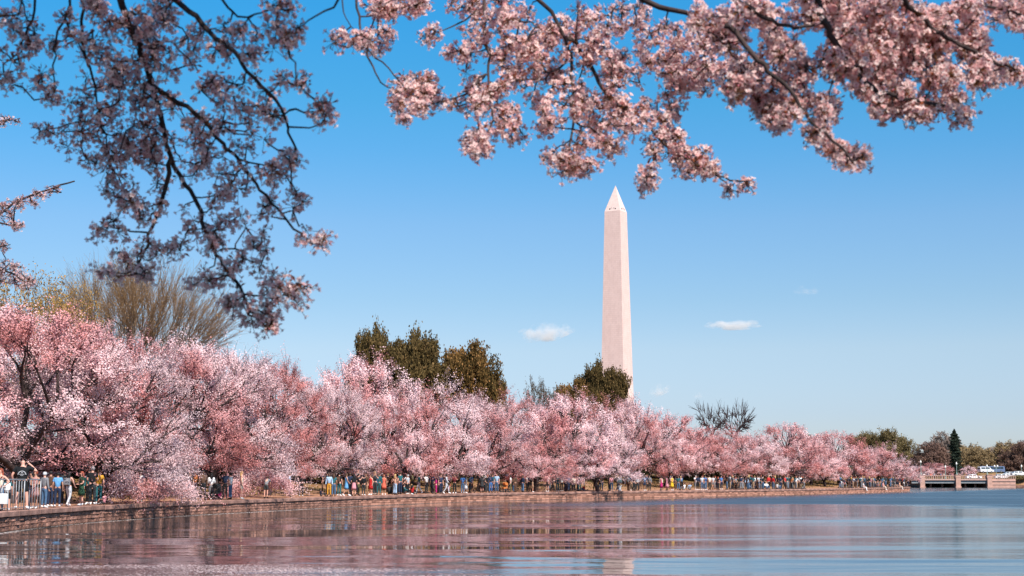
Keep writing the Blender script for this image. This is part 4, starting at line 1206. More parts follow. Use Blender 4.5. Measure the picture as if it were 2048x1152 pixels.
# ------------------------------------------------------------------ near flowering boughs
def cluster_mesh(seed, nfl=20, R=0.056, fs=1.0):
    r = rng_(seed)
    V = []; Q = []; T = []; C = []; n = 0
    def put(v, q=(), t=(), c=(1, 1, 1)):
        nonlocal n
        v = np.array(v); V.append(v); C.append(np.tile(c, (len(v), 1)) if np.ndim(c) == 1 else np.array(c))
        if len(q): Q.append(np.array(q) + n)
        if len(t): T.append(np.array(t) + n)
        n += len(v)
    red = np.array((0.30, 0.06, 0.05)); grn = np.array((0.20, 0.10, 0.04))
    for k in range(nfl):
        d = unit(r.normal(size=3)); d[2] -= 0.15
        c0 = d * R * r.uniform(0.65, 1.25)
        ax = unit(d + r.normal(size=3) * 0.45)
        u = unit(np.cross(ax, r.normal(size=3))); w = np.cross(ax, u)
        bud = r.uniform() < 0.16
        fr = 0.0160 * fs * r.uniform(0.82, 1.12)
        tint = np.array((0.94, 0.73, 0.72)) + r.normal() * np.array((0.02, 0.05, 0.045)); 
        if r.uniform() < 0.25: tint = np.array((0.88, 0.55, 0.55))
        cup = r.uniform(0.15, 0.5)
        # stalk and calyx
        st = c0 * 0.12; mid = c0 * 0.55 + np.array((0, 0, 0.004))
        tv, tq = tube_batch(np.array([[st, mid, c0 - ax * 0.006]]), np.array([[0.0016, 0.0014, 0.0018]]), 3)
        put(tv, tq, c=grn)
        cv = [c0 - ax * 0.010, c0 + u * 0.0042, c0 + w * 0.0042, c0 - u * 0.0042, c0 - w * 0.0042]
        put(cv, t=[(0, 2, 1), (0, 3, 2), (0, 4, 3), (0, 1, 4)], c=red)
        if bud:
            b1 = c0 + ax * 0.011
            ring = [c0 + ax * 0.004 + (u * math.cos(a) + w * math.sin(a)) * 0.005 for a in (0, 1.57, 3.14, 4.71)]
            put([c0] + ring + [b1], t=[(0, 2, 1), (0, 3, 2), (0, 4, 3), (0, 1, 4), (5, 1, 2), (5, 2, 3), (5, 3, 4), (5, 4, 1)], c=(0.72, 0.30, 0.36)); continue
        for p in range(5):
            a = p * 2 * math.pi / 5 + r.normal() * 0.1; da = 0.56
            e = lambda aa, rr, h: c0 + (u * math.cos(aa) + w * math.sin(aa)) * rr + ax * h
            h1 = cup * fr * 0.5; h2 = cup * fr * 0.9 + r.normal() * 0.002
            pts = [e(a, fr * 0.06, 0), e(a - da, fr * 0.60, h1), e(a + da, fr * 0.60, h1), e(a - da * 0.55, fr * 1.0, h2), e(a, fr * 0.92, h2), e(a + da * 0.55, fr * 1.0, h2)]
            cc = np.tile(tint, (6, 1)); cc[0] = (0.72, 0.28, 0.30)
            put(pts, t=[(0, 1, 2)], q=[(1, 3, 4, 2)], c=cc); T.append(np.array([(4, 5, 2)]) + n - 6)
    # a few bronze young leaves
    for k in range(r.integers(1, 5)):
        d = unit(r.normal(size=3)); d[2] = abs(d[2]) * 0.5; a = d * 0.02; b = d * r.uniform(0.05, 0.075)
        s = unit(np.cross(d, r.normal(size=3))) * 0.007; m_ = (a + b) / 2 + np.array((0, 0, 0.004))
        put([a, m_ + s, b, m_ - s], q=[(0, 1, 2, 3)], c=(0.32, 0.10, 0.05))
    return np_mesh('blossom_cluster', np.concatenate(V), [np.concatenate(Q), np.concatenate(T)], [M_petal], col=np.concatenate(C))
CLM = [cluster_mesh(900 + i, 9 + (i % 5) * 3) for i in range(7)] + [cluster_mesh(920 + i, 22 + (i % 3) * 4, 0.050, 1.12) for i in range(7)]
def mesh_arrays(me):
    v = np.empty(len(me.vertices) * 3, dtype=np.float32); me.vertices.foreach_get('co', v)
    c = np.empty(len(me.vertices) * 4, dtype=np.float32); me.color_attributes['Col'].data.foreach_get('color', c)
    q = []; t = []
    for p in me.polygons:
        (q if p.loop_total == 4 else t).append(tuple(p.vertices))
    return v.reshape(-1, 3), np.array(q), np.array(t), c.reshape(-1, 4)[:, :3]
CLA = [mesh_arrays(m) for m in CLM]

def near_tree(lab, Y0, boughs, blobs, seed, scale=1.0, limit=290, yspread=0.65, dens=1.0, trunk=None, joins=(), mesh_lim=None, overhead=None, rich=0.2):
    r = rng_(seed)
    E = empty('cherry_tree', (trunk[0][0], trunk[0][1], trunk[0][2])); tag(E, lab, 'tree', 'near cherry trees whose boughs hang into the view')
    ox = np.array(trunk[0])
    node = []; 
    zofs = WaveNoise(seed + 3, 0.004)
    def depth(px, py): return Y0 + yspread * float(zofs(np.array([[px, py, 0.0]]))[0]) * 0.8
    bough_ends = []
    for bi, (w, pts) in enumerate(boughs):
        pts = np.array(pts, dtype=float)
        cur = catmull(pts, 14)
        pp = np.array([P(px, py, depth(px, py) - (0.0 if Y0 == 8.6 else 0.25 if w >= 12 else 0.06)) for px, py in cur])
        pp += r.normal(size=pp.shape) * 0.006
        rad = np.linspace(w, max(0.0035, w * 0.35), len(pp)) / F * Y0 * 0.5
        mb = MB().tube(pp - ox, rad, 7)
        mb.build('bough', M_bark, E, smooth=True)
        node += [(p, q_) for p, q_ in zip(pp, rad)]
        bough_ends.append(pp[0] if (pts[0][1] <= -30 or pts[0][0] <= -30 or pts[0][0] > 2060) else None)
    N_ = np.array([p for p, _ in node])
    # cluster positions
    cl = []
    for (cx, cy, rx, ry, n) in blobs:
        n = max(1, int(round(n * dens)))
        a = r.uniform(0, 6.28, n); q = np.sqrt(r.uniform(0, 1, n))
        for k in range(n):
            px = cx + rx * q[k] * math.cos(a[k]); py = cy + ry * q[k] * math.sin(a[k])
            cl.append(P(px, py, depth(px, py) + r.normal() * 0.16 * Y0 / 9))
    cl = np.array(cl)
    d0 = np.sqrt(((cl[:, None] - N_[None]) ** 2).sum(-1)).min(1)
    order = np.argsort(d0)
    tw = MB(); tP = []; tR = []
    for i in order:
        p = cl[i]
        d2 = ((N_ - p) ** 2).sum(1) ** 0.5 + np.maximum(0, p[2] - N_[:, 2]) * 0.25
        j = d2.argmin(); q0 = N_[j]; L_ = np.linalg.norm(p - q0)
        if L_ < 0.02: continue
        m1 = q0 + (p - q0) * 0.35 + r.normal(size=3) * L_ * 0.07 + np.array((0, 0, -0.05 * L_)); m2 = q0 + (p - q0) * 0.7 + r.normal(size=3) * L_ * 0.08
        cv = np.array([q0, m1, m2, p]); tP.append(cv)
        w = 0.0042 + 0.004 * min(1, L_) ; tR.append([w * 1.15, w, w * 0.9, w * 0.7])
        ks = np.linspace(0.25, 1, max(2, int(L_ / 0.08)))[:, None]
        N_ = np.vstack([N_, q0 + (p - q0) * ks])
    v, q = tube_batch((np.array(tP) - ox), np.array(tR) * (Y0 / 9) ** 0.5, 4)
    tw.add(v, q); ob = tw.build('twigs', M_twig, E, smooth=True); ob['kind'] = 'stuff'
    # clusters: the lowest and nearest as parts, the remainder joined
    vis = [i for i in range(len(cl)) if True]
    dist = np.array([abs(cl[i][0] / cl[i][1]) * 0 + r.uniform() for i in vis])
    order = np.argsort(dist)
    RV = []; RQ = []; RT = []; RC = []; n = 0
    for k, i in enumerate(order):
        me_i = r.integers(7) + (7 if r.uniform() < rich else 0); s = scale * r.uniform(0.72, 1.22)
        rot = (r.uniform(-0.9, 0.9), r.uniform(-0.9, 0.9), r.uniform(0, 6.28))
        if k < limit:
            o = link(bpy.data.objects.new('blossom_cluster', CLM[me_i]), E)
            o.location = cl[i] - ox; o.rotation_euler = rot; o.scale = (s, s, s)
        else:
            from mathutils import Euler
            Rm = np.array(Euler(rot).to_matrix()) * s
            v, q, t, c = CLA[me_i]
            RV.append(v @ Rm.T + cl[i] - ox); RQ.append(q + n); RT.append(t + n); RC.append(c); n += len(v)
    if RV:
        me = np_mesh('blossoms', np.concatenate(RV), [np.concatenate(RQ), np.concatenate(RT)], [M_petal], col=np.concatenate(RC))
        o = link(bpy.data.objects.new('blossoms', me), E); o['kind'] = 'stuff'
    # trunk, limbs reaching the boughs that enter the view, and the crown overhead
    tp = np.array(trunk); 
    MB().tube(catmull(tp, 0.4) - ox, np.interp(np.linspace(0, 1, len(catmull(tp, 0.4))), [0, 0.15, 1], [0.38, 0.27, 0.16]), 12).build('trunk', M_bark, E, smooth=True)
    top = tp[-1]; lim = MB()
    hub = []
    for k, e in enumerate(bough_ends):
        if e is None: continue
        lift = np.array((0, 0, 0.8))
        m_ = (top + e) / 2 + lift
        cv = bez(top[None], (m_ - top)[None], e[None], 9, 0.02, r)[0]
        # keep the limbs above the picture's upper edge
        lowest = CAMZ + np.maximum(cv[:, 1], 0) * 0.345
        w = boughs[k][0] / F * Y0 * 0.5
        MB().tube(cv - ox, np.linspace(max(0.07, w), w, 9), 7).build('limb', M_bark, E, smooth=True)
    if overhead is not None:
        for (c, rr, n) in overhead:
            d = unit(r.normal(size=(n, 3))) * (r.uniform(0.1, 1, n) ** 0.45)[:, None]
            tips = np.array(c) + d * np.array(rr)
            tips = tips[tips[:, 2] > CAMZ + 0.45 + np.maximum(tips[:, 1], 0) * 0.345]
            lv = grow(tips, top, unit(np.array(c) - top), (4, 16, 60), (0.5, 0.55, 0.6), r, 0.08)
            for l, (a, b) in enumerate(((0.09, 0.05), (0.045, 0.02), (0.018, 0.008), (0.007, 0.003))):
                v, q = tube_batch(lv[l] - ox, np.tile(np.linspace(a, b, 5), (len(lv[l]), 1)), 5)
                if l == 0:
                    for k in range(len(lv[0])):
                        v, q = tube_batch(lv[0][k:k + 1] - ox, np.linspace(a, b, 5)[None], 6); MB().add(v, q).build('limb', M_bark, E, smooth=True)
                    continue
                ob = MB().add(v, q).build('twigs', M_bark, E, smooth=True); ob['kind'] = 'stuff'
            cv = lv[-1]; per = 46; m = len(cv) * per; ti = np.repeat(np.arange(len(cv)), per); u = r.uniform(0.05, 1.05, m)[:, None]
            pos = cv[ti, 0] * (1 - u) + cv[ti, 4] * u + r.normal(size=(m, 3)) * 0.07
            pos = pos[pos[:, 2] > CAMZ + 0.3 + np.maximum(pos[:, 1], 0) * 0.34]
            v, q = quad_cloud(pos - ox, r.uniform(0.035, 0.06, len(pos)), r)
            colr = cherry_col(0.6, seed)(pos, np.zeros(len(pos), dtype=int), r)
            link(bpy.data.objects.new('crown', np_mesh('crown', v, q, [M_blossom], col=np.repeat(colr, 4, axis=0))), E)
    return E

left_boughs = [
 (16, [(215, -90), (240, 0), (272, 80), (300, 160), (325, 246), (342, 318), (386, 393), (410, 454), (438, 519), (479, 574), (506, 632), (544, 662)]),
 (12, [(342, 318), (328, 385), (315, 437), (298, 471), (287, 505), (270, 536)]),
 (13, [(330, -80), (352, 0), (390, 31), (431, 75), (469, 103), (496, 144), (534, 185), (564, 219), (578, 267), (590, 300)]),
 (11, [(300, 165), (342, 195), (383, 219), (410, 246), (445, 284), (475, 321), (503, 356), (534, 393), (575, 440), (602, 471), (643, 488)]),
 (7, [(60, -60), (68, 0), (62, 41), (34, 103), (10, 130)]),
 (7, [(145, -60), (140, 10), (116, 65), (109, 99), (106, 164), (98, 200)]),
 (8, [(170, -70), (164, 44), (171, 120), (192, 171), (205, 253), (219, 308), (222, 335)]),
 (6, [(700, -60), (677, 0), (633, 34), (595, 58)]),
 (6, [(430, -50), (445, 0), (479, 31), (537, 20), (560, 12)]),
 (5, [(205, 250), (150, 246), (88, 262)]),
 (5, [(581, 215), (610, 225), (640, 228)]),
 (5, [(298, 465), (262, 462), (215, 455)]),
 (5, [(438, 498), (480, 502), (520, 490)]),
 (5, [(190, 60), (150, 85), (125, 95)]),
 (5, [(486, 590), (530, 596), (570, 590)]),
 (5, [(480, 318), (520, 330), (560, 335)]),
]
left_blobs = [
 (20,20,45,25,8), (40,80,45,50,8), (90,130,45,50,11), (95,195,25,20,5), (25,145,25,35,6),(230,40,110,60,36),(270,110,70,70,32),(330,30,30,40,9),(230,150,90,70,24),(300,200,50,60,22),(190,210,50,70,14),(170,260,35,35,7),(110,262,30,12,4),(150,290,20,10,2),(240,270,50,50,15),(300,290,50,40,14),(195,310,30,25,6),(225,350,30,40,7),(290,330,30,30,8),(280,390,50,40,10),(320,430,50,40,8),(250,400,20,30,4),(350,100,45,60,10),(395,75,20,25,4),(470,60,30,35,6),(450,90,30,30,5),(424,171,24,26,8),(545,70,45,28,8),(520,120,40,40,6),(560,170,15,20,3),(605,165,25,15,4),(560,15,30,15,5),(600,65,25,15,4),(645,225,20,28,7),(460,205,25,25,4),(500,190,40,40,7),(550,225,30,15,4),(500,230,25,30,4),(390,260,35,30,8),(440,270,50,40,10),(500,280,30,25,5),(570,330,33,42,12),(600,385,18,28,5),(440,340,50,40,9),(380,330,30,40,5),(500,355,40,30,5),(460,400,50,40,8),(530,430,30,30,6),(600,412,18,18,3),(400,470,50,35,9),(460,460,40,20,5),(340,490,30,20,5),(300,510,40,30,8),(250,510,20,25,5),(215,455,24,20,6),(225,545,33,16,6),(290,545,33,13,6),(520,490,22,18,5),(480,540,50,25,9),(420,560,40,25,6),(560,570,48,28,12),(610,575,22,12,3),(470,600,30,25,6),(530,620,30,20,5),(575,600,25,16,4),(545,655,18,12,4),(500,640,18,10,2),(650,485,16,14,4),(605,470,14,14,2)]
near_tree('near cherry tree whose long shaded bough hangs lowest over the twiggy tree', 8.6, left_boughs, left_blobs, 1001, trunk=[(-4.6, 2.6, 0.7), (-4.5, 2.7, 2.0), (-4.0, 3.2, 3.4), (-3.2, 3.9, 4.9)], dens=1.0, rich=0.05,
          overhead=[((-1.1, 6.0, 6.9), (2.1, 2.2, 1.3), 760), ((-2.6, 4.2, 6.9), (2.0, 2.4, 1.5), 360)])

mid_boughs = [
 (11, [(1040, -90), (1077, 0), (1105, 24), (1122, 62), (1138, 100), (1142, 137), (1146, 239), (1139, 301), (1128, 325)]),
 (10, [(1125, 70), (1163, 103), (1197, 164), (1238, 209), (1283, 233), (1317, 274), (1348, 303), (1416, 342), (1461, 359), (1495, 363)]),
 (9, [(960, -80), (968, 0), (968, 68), (978, 113), (978, 161), (982, 239), (971, 274)]),
 (6, [(970, 147), (930, 188), (883, 205), (850, 195)]),
 (7, [(705, -70), (712, 0), (722, 62), (732, 96), (787, 147), (815, 178)]),
 (5, [(735, 100), (749, 147), (776, 171), (810, 185)]),
 (6, [(1136, 113), (1088, 157), (1043, 174)]),
 (5, [(955, 20), (930, 38), (889, 58), (870, 66)]),
 (5, [(1074, 62), (1040, 80), (1009, 92)]),
 (5, [(1150, 245), (1190, 262), (1225, 290)]),
 (4, [(690, -40), (684, 10), (700, 50), (722, 70)]),
 (16, [(1190, -80), (1283, 0), (1348, 20), (1399, 29), (1447, 44), (1512, 51), (1560, 60)]),
]
mid_blobs = [(800,8,62,22,22), (765,18,30,14,8),(690,80,25,18,5),(755,80,35,28,12),(828,185,42,42,26),(800,235,14,9,2),(890,210,28,13,4),(865,70,22,12,4),(930,20,35,25,8),(1000,30,60,40,18),(920,100,30,25,6),(950,70,25,20,4),(1010,100,40,25,7),(1040,60,50,40,12),(930,135,15,15,2),(975,180,40,30,14),(1020,160,40,30,10),(955,220,20,25,5),(960,285,26,24,13),(1010,235,35,30,8),(1030,275,25,10,3),(1075,210,25,20,5),(1090,90,60,40,22),(1080,140,50,30,12),(1150,50,45,30,10),(1180,90,50,40,15),(1140,180,35,40,12),(1100,250,30,25,6),(1125,322,33,28,18),(1165,330,22,16,8),(1180,280,30,25,8),(1220,300,28,16,6),(1200,220,50,40,18),(1260,230,50,35,17),(1240,160,40,40,13),(1230,110,25,30,6),(1250,30,60,30,14),(1330,100,60,50,28),(1380,155,48,38,26),(1330,215,35,30,8),(1320,290,40,30,12),(1375,320,40,33,17),(1300,355,18,20,7),(1420,335,16,14,6),(1465,380,9,6,2),(1490,365,12,7,3),(1430,60,40,25,9),(1450,110,60,35,20)]
near_tree('near cherry tree whose boughs hang in clumps above the obelisk tip', 9.0, mid_boughs, mid_blobs, 1002, trunk=[(2.2, -3.0, 0.8), (2.1, -2.8, 2.2), (1.8, -1.6, 3.8), (1.4, 0.6, 5.2)], dens=1.15, rich=0.5,
          overhead=[((-0.6, 4.2, 7.2), (1.6, 2.2, 1.0), 110)])

right_boughs = [
 (12, [(1451, 48), (1495, 92), (1539, 144), (1581, 181), (1601, 212), (1622, 243), (1649, 270), (1683, 294), (1710, 328)]),
 (17, [(1620, -90), (1642, 20), (1663, 68), (1690, 109), (1717, 150), (1758, 185), (1820, 198), (1861, 205), (1915, 214)]),
 (8, [(1700, 105), (1765, 109), (1823, 120), (1880, 140)]),
 (14, [(1760, -90), (1800, -10), (1860, 50), (1920, 90), (1981, 120), (2046, 140), (2110, 150)]),
 (9, [(1900, -60), (1960, 5), (2020, 20), (2090, 40)]),
 (14, [(1400, -100), (1450, -30), (1500, 20), (1560, 45), (1622, 53), (1660, 40)]),
 (5, [(1440, 75), (1460, 110), (1485, 130)]),
 (5, [(1663, 68), (1645, 110), (1640, 140)]),
]
right_blobs = [(1500,30,60,25,16), (1500,160,58,40,26), (1560,90,35,30,14), (1540,215,35,25,14), (1560,245,20,11,5), (1590,150,30,30,10), (1600,215,35,25,12), (1650,212,18,22,7), (1640,260,22,15,5), (1670,290,28,16,7), (1705,315,22,18,7), (1620,20,60,25,20), (1700,20,80,40,38), (1700,90,50,50,32), (1660,120,25,30,9), (1740,130,60,45,34), (1720,172,30,14,7), (1800,40,80,40,44), (1830,110,60,40,36), (1870,150,40,25,14), (1800,205,58,33,30), (1860,225,38,18,11), (1910,200,18,11,5), (1930,228,14,12,4), (1900,60,60,50,38), (1950,110,40,40,24), (1970,160,28,18,9), (2020,148,28,16,8), (1980,20,70,22,24), (2040,30,30,30,14), (1460,70,40,30,10), (1400,40,40,25,8)]
near_tree('near cherry tree with sunlit white and pink boughs past the obelisk', 8.4, right_boughs, right_blobs, 1003, trunk=[(6.4, 4.2, 0.8), (6.3, 4.3, 2.2), (5.6, 4.8, 3.8), (4.6, 5.6, 5.2)], dens=1.2, rich=0.65,
          overhead=[((7.2, 3.4, 6.2), (1.4, 1.4, 0.9), 60)])
far_boughs = [(9, [(-260, 560), (-120, 500), (-20, 440), (12, 420), (30, 405), (60, 392), (95, 380), (118, 372), (150, 362)]), (5, [(-20, 440), (10, 448), (42, 455)]), (5, [(-240, 250), (-120, 246), (0, 242), (40, 238)]), (5, [(-240, 520), (-120, 505), (0, 492), (22, 488)]), (8, [(-260, 500), (-120, 512), (-10, 535), (25, 548), (60, 572)])]
far_blobs = [(15,240,26,12,9), (20,410,24,12,10), (55,402,26,10,10), (82,388,20,8,7), (104,378,14,7,4), (10,430,16,12,8), (26,452,20,9,8), (8,490,13,9,5), (15,545,32,24,30), (46,566,22,16,14)]
near_tree('cherry tree at the edge of the view reaching thin small flowered sprays inward', 21.0, far_boughs, far_blobs, 1004, trunk=[(-10.5, 21, 0.8), (-10.4, 21, 2.0), (-10.0, 21, 3.2), (-9.2, 21, 4.4)], dens=1.2, scale=0.9, yspread=0.5)

# ------------------------------------------------------------------ people
CK = 0.8
SKINS = {'light': (0.62, 0.33, 0.25), 'tan': (0.42, 0.22, 0.15), 'dark': (0.14, 0.07, 0.05)}
CLOTH = {'black': (0.012, 0.014, 0.017), 'charcoal': (0.04, 0.045, 0.05), 'grey': (0.25, 0.25, 0.27), 'light grey': (0.48, 0.49, 0.52), 'white': (0.80, 0.80, 0.80), 'navy': (0.02, 0.035, 0.08),
         'blue': (0.06, 0.18, 0.45), 'sky blue': (0.16, 0.42, 0.75), 'pale blue': (0.42, 0.58, 0.78), 'denim': (0.08, 0.16, 0.28), 'teal': (0.03, 0.14, 0.16), 'red': (0.60, 0.03, 0.03), 'coral': (0.75, 0.16, 0.10),
         'orange': (0.62, 0.20, 0.05), 'mustard': (0.70, 0.34, 0.04), 'yellow': (0.85, 0.52, 0.03), 'pink': (0.80, 0.35, 0.40), 'dusty pink': (0.50, 0.25, 0.23), 'magenta': (0.50, 0.02, 0.16), 'brown': (0.13, 0.07, 0.045),
         'tan': (0.42, 0.27, 0.17), 'cream': (0.72, 0.62, 0.50), 'peach': (0.80, 0.45, 0.32), 'olive': (0.13, 0.13, 0.06), 'green': (0.03, 0.09, 0.05), 'lilac': (0.45, 0.45, 0.70), 'maroon': (0.20, 0.03, 0.04)}
HAIRC = {'black': (0.012, 0.010, 0.010), 'brown': (0.07, 0.035, 0.02), 'auburn': (0.28, 0.06, 0.03), 'blond': (0.45, 0.28, 0.12), 'grey': (0.35, 0.34, 0.34)}
def cmat(k): return pmat('cloth_' + k, tuple(c * (0.97 if k in ('white', 'cream', 'light grey') else 0.78) for c in CLOTH[k]), 0.9, 0.18, 9)
def smat(k): return pmat('skin_' + k, SKINS[k], 0.55)
def hmat(k): return pmat('hair_' + k, HAIRC[k], 0.6, 0.2, 20)
M_eye = pmat('eye', (0.02, 0.015, 0.015), 0.3)

def joints(pose, fat=1.0):
    J = {'pelvis': (0, 0, .94), 'waist': (0, 0, 1.10), 'chest': (0, -.01, 1.30), 'neck': (0, -.015, 1.475), 'throat': (0, 0, 1.535), 'head': (0, .012, 1.625), 'crownp': (0, .005, 1.70),
         'lsh': (-.175, 0, 1.42), 'lel': (-.235, -.02, 1.14), 'lwr': (-.245, .05, .90), 'lha': (-.245, .08, .82),
         'rsh': (.175, 0, 1.42), 'rel': (.235, -.02, 1.14), 'rwr': (.245, .05, .90), 'rha': (.245, .08, .82),
         'lhip': (-.095, 0, .90), 'lkn': (-.105, .01, .49), 'lan': (-.11, -.02, .09), 'lto': (-.125, .12, .035),
         'rhip': (.095, 0, .90), 'rkn': (.105, .01, .49), 'ran': (.11, -.02, .09), 'rto': (.125, .12, .035)}
    def up(**k): J.update(k)
    if pose == 'photo':
        up(lel=(-.25, .14, 1.22), lwr=(-.10, .30, 1.42), lha=(-.055, .33, 1.50), rel=(.25, .14, 1.22), rwr=(.10, .30, 1.42), rha=(.055, .33, 1.50))
    elif pose == 'head':
        up(rsh=(.20, 0, 1.44), rel=(.43, .05, 1.30), rwr=(.27, .10, 1.52), rha=(.15, .12, 1.60), lel=(-.30, -.03, 1.18), lwr=(-.33, .10, .95), lha=(-.30, .16, .90), lan=(-.19, -.02, .09), lto=(-.22, .12, .035), lkn=(-.16, .01, .49), ran=(.19, -.02, .09), rto=(.22, .12, .035), rkn=(.16, .01, .49))
    elif pose == 'hip':
        up(lel=(-.38, -.06, 1.20), lwr=(-.20, .04, 1.02), lha=(-.14, .05, 1.0), rel=(.24, .05, 1.14), rwr=(.20, .20, 1.0), rha=(.18, .26, .98))
    elif pose == 'walk':
        up(lkn=(-.10, .16, .50), lan=(-.11, .22, .10), lto=(-.12, .36, .05), rkn=(.10, -.03, .49), ran=(.11, -.28, .14), rto=(.12, -.18, .04), lel=(-.24, -.12, 1.15), lwr=(-.23, -.08, .92), lha=(-.23, -.04, .84), rel=(.24, .06, 1.15), rwr=(.22, .22, .98), rha=(.21, .28, .94))
    elif pose == 'hold':
        up(lel=(-.24, .03, 1.14), lwr=(-.10, .22, 1.08), lha=(-.04, .25, 1.08), rel=(.24, .03, 1.14), rwr=(.10, .22, 1.10), rha=(.04, .25, 1.10))
    elif pose == 'sit':
        for k in list(J):
            x, y, z = J[k]; J[k] = (x, y - 0.05 * (z - .94) * 2, z - .80)
        up(lhip=(-.095, .03, .11), lkn=(-.15, .36, .46), lan=(-.16, .60, .09), lto=(-.17, .74, .04), rhip=(.095, .03, .11), rkn=(.15, .36, .46), ran=(.16, .60, .09), rto=(.17, .74, .04),
           lel=(-.26, .08, .42), lwr=(-.16, .28, .40), lha=(-.12, .34, .42), rel=(.26, .08, .42), rwr=(.16, .28, .40), rha=(.12, .34, .42))
    elif pose == 'edge':
        for k in list(J):
            x, y, z = J[k]; J[k] = (x, y, z - .82)
        up(lhip=(-.10, .03, .10), lkn=(-.11, .44, .09), lan=(-.11, .46, -.30), lto=(-.12, .58, -.36), rhip=(.10, .03, .10), rkn=(.11, .44, .09), ran=(.11, .46, -.30), rto=(.12, .58, -.36),
           lel=(-.25, .04, .36), lwr=(-.17, .24, .22), lha=(-.14, .30, .18), rel=(.25, .04, .36), rwr=(.17, .24, .22), rha=(.14, .30, .18))
    elif pose == 'bend':
        up(waist=(0, .05, 1.08), chest=(0, .16, 1.24), neck=(0, .26, 1.36), throat=(0, .30, 1.40), head=(0, .36, 1.46), crownp=(0, .40, 1.52), lsh=(-.17, .22, 1.32), rsh=(.17, .22, 1.32),
           lel=(-.22, .32, 1.08), lwr=(-.15, .42, .90), lha=(-.13, .45, .84), rel=(.22, .32, 1.08), rwr=(.15, .42, .90), rha=(.13, .45, .84), pelvis=(0, -.05, .93))
    return {k: np.array(v, dtype=float) for k, v in J.items()}
RADI = {'pelvis': (.135, .105), 'waist': (.118, .09), 'chest': (.145, .105), 'neck': (.075, .06), 'throat': (.052, .054), 'head': (.078, .092), 'crownp': (.062, .075),
        'sh': (.055, .052), 'el': (.040, .038), 'wr': (.028, .024), 'ha': (.036, .022), 'hip': (.088, .085), 'kn': (.055, .055), 'an': (.036, .040), 'to': (.040, .026)}
EDG = {'torso': [('pelvis', 'waist'), ('waist', 'chest'), ('chest', 'neck')], 'head': [('neck', 'throat'), ('throat', 'head'), ('head', 'crownp')],
       'uarm': [('chest', 'lsh'), ('lsh', 'lel'), ('chest', 'rsh'), ('rsh', 'rel')], 'farm': [('lel', 'lwr'), ('lwr', 'lha'), ('rel', 'rwr'), ('rwr', 'rha')],
       'thigh': [('pelvis', 'lhip'), ('lhip', 'lkn'), ('pelvis', 'rhip'), ('rhip', 'rkn')], 'shin': [('lkn', 'lan'), ('rkn', 'ran')], 'foot': [('lan', 'lto'), ('ran', 'rto')]}
def skin_mesh(name, J, edges, grow_=0.0, fat=1.0, over=None, sub=1, mats=()):
    names = []
    for a, b in edges:
        for k in (a, b):
            if k not in names: names.append(k)
    root = 'pelvis' if 'pelvis' in names else names[0]
    me = bpy.data.meshes.new('t'); me.from_pydata([tuple(J[k]) for k in names], [(names.index(a), names.index(b)) for a, b in edges], [])
    ob = bpy.data.objects.new('t', me); COL.objects.link(ob)
    md = ob.modifiers.new('s', 'SKIN')
    if not me.skin_vertices:
        import bmesh
        bm = bmesh.new(); bm.from_mesh(me); bm.verts.layers.skin.verify(); bm.to_mesh(me); bm.free()
    lay = me.skin_vertices[0].data
    for i, k in enumerate(names):
        kk = k if k in RADI else k[1:]
        rx, ry = (over or {}).get(kk, RADI[kk])
        f = fat if kk in ('pelvis', 'waist', 'chest') else (1 + (fat - 1) * 0.5 if kk in ('sh', 'el', 'hip', 'kn', 'neck') else 1)
        lay[i].radius = (rx * f + grow_, ry * f + grow_)
        lay[i].use_root = (k == root)
    md.use_smooth_shade = True
    sb = ob.modifiers.new('u', 'SUBSURF'); sb.levels = sub; sb.render_levels = sub
    dg = bpy.context.evaluated_depsgraph_get()
    ev = ob.evaluated_get(dg)
    m2 = bpy.data.meshes.new_from_object(ev)
    bpy.data.objects.remove(ob); 
    m2.name = name; m2.materials.clear()
    for m in (mats or [cmat('black')]): m2.materials.append(m)
    m2.polygons.foreach_set('material_index', np.zeros(len(m2.polygons), dtype=np.int32))
    m2.polygons.foreach_set('use_smooth', np.ones(len(m2.polygons), dtype=bool))
    return m2
def join_np(me, mb, mats):
    """append extra geometry (same continuous figure: fingers, nose, ears) to an evaluated body"""
    nv = len(me.vertices); v = np.empty(nv * 3, dtype=np.float32); me.vertices.foreach_get('co', v)
    q = [tuple(p.vertices) for p in me.polygons if p.loop_total == 4]; t = [tuple(p.vertices) for p in me.polygons if p.loop_total == 3]
    out = MB(); out.add(v.reshape(-1, 3), q, t)
    V = np.concatenate(mb.v)
    Q = np.concatenate(mb.q) if mb.q else (); T = np.concatenate(mb.t) if mb.t else ()
    base = out.n
    out.v.append(V); out.n += len(V)
    if len(Q): out.q.append(Q + base); out.mq += mb.mq
    if len(T): out.t.append(T + base); out.mt += mb.mt
    return out.mesh('body', mats, smooth=True)
GAR = {}
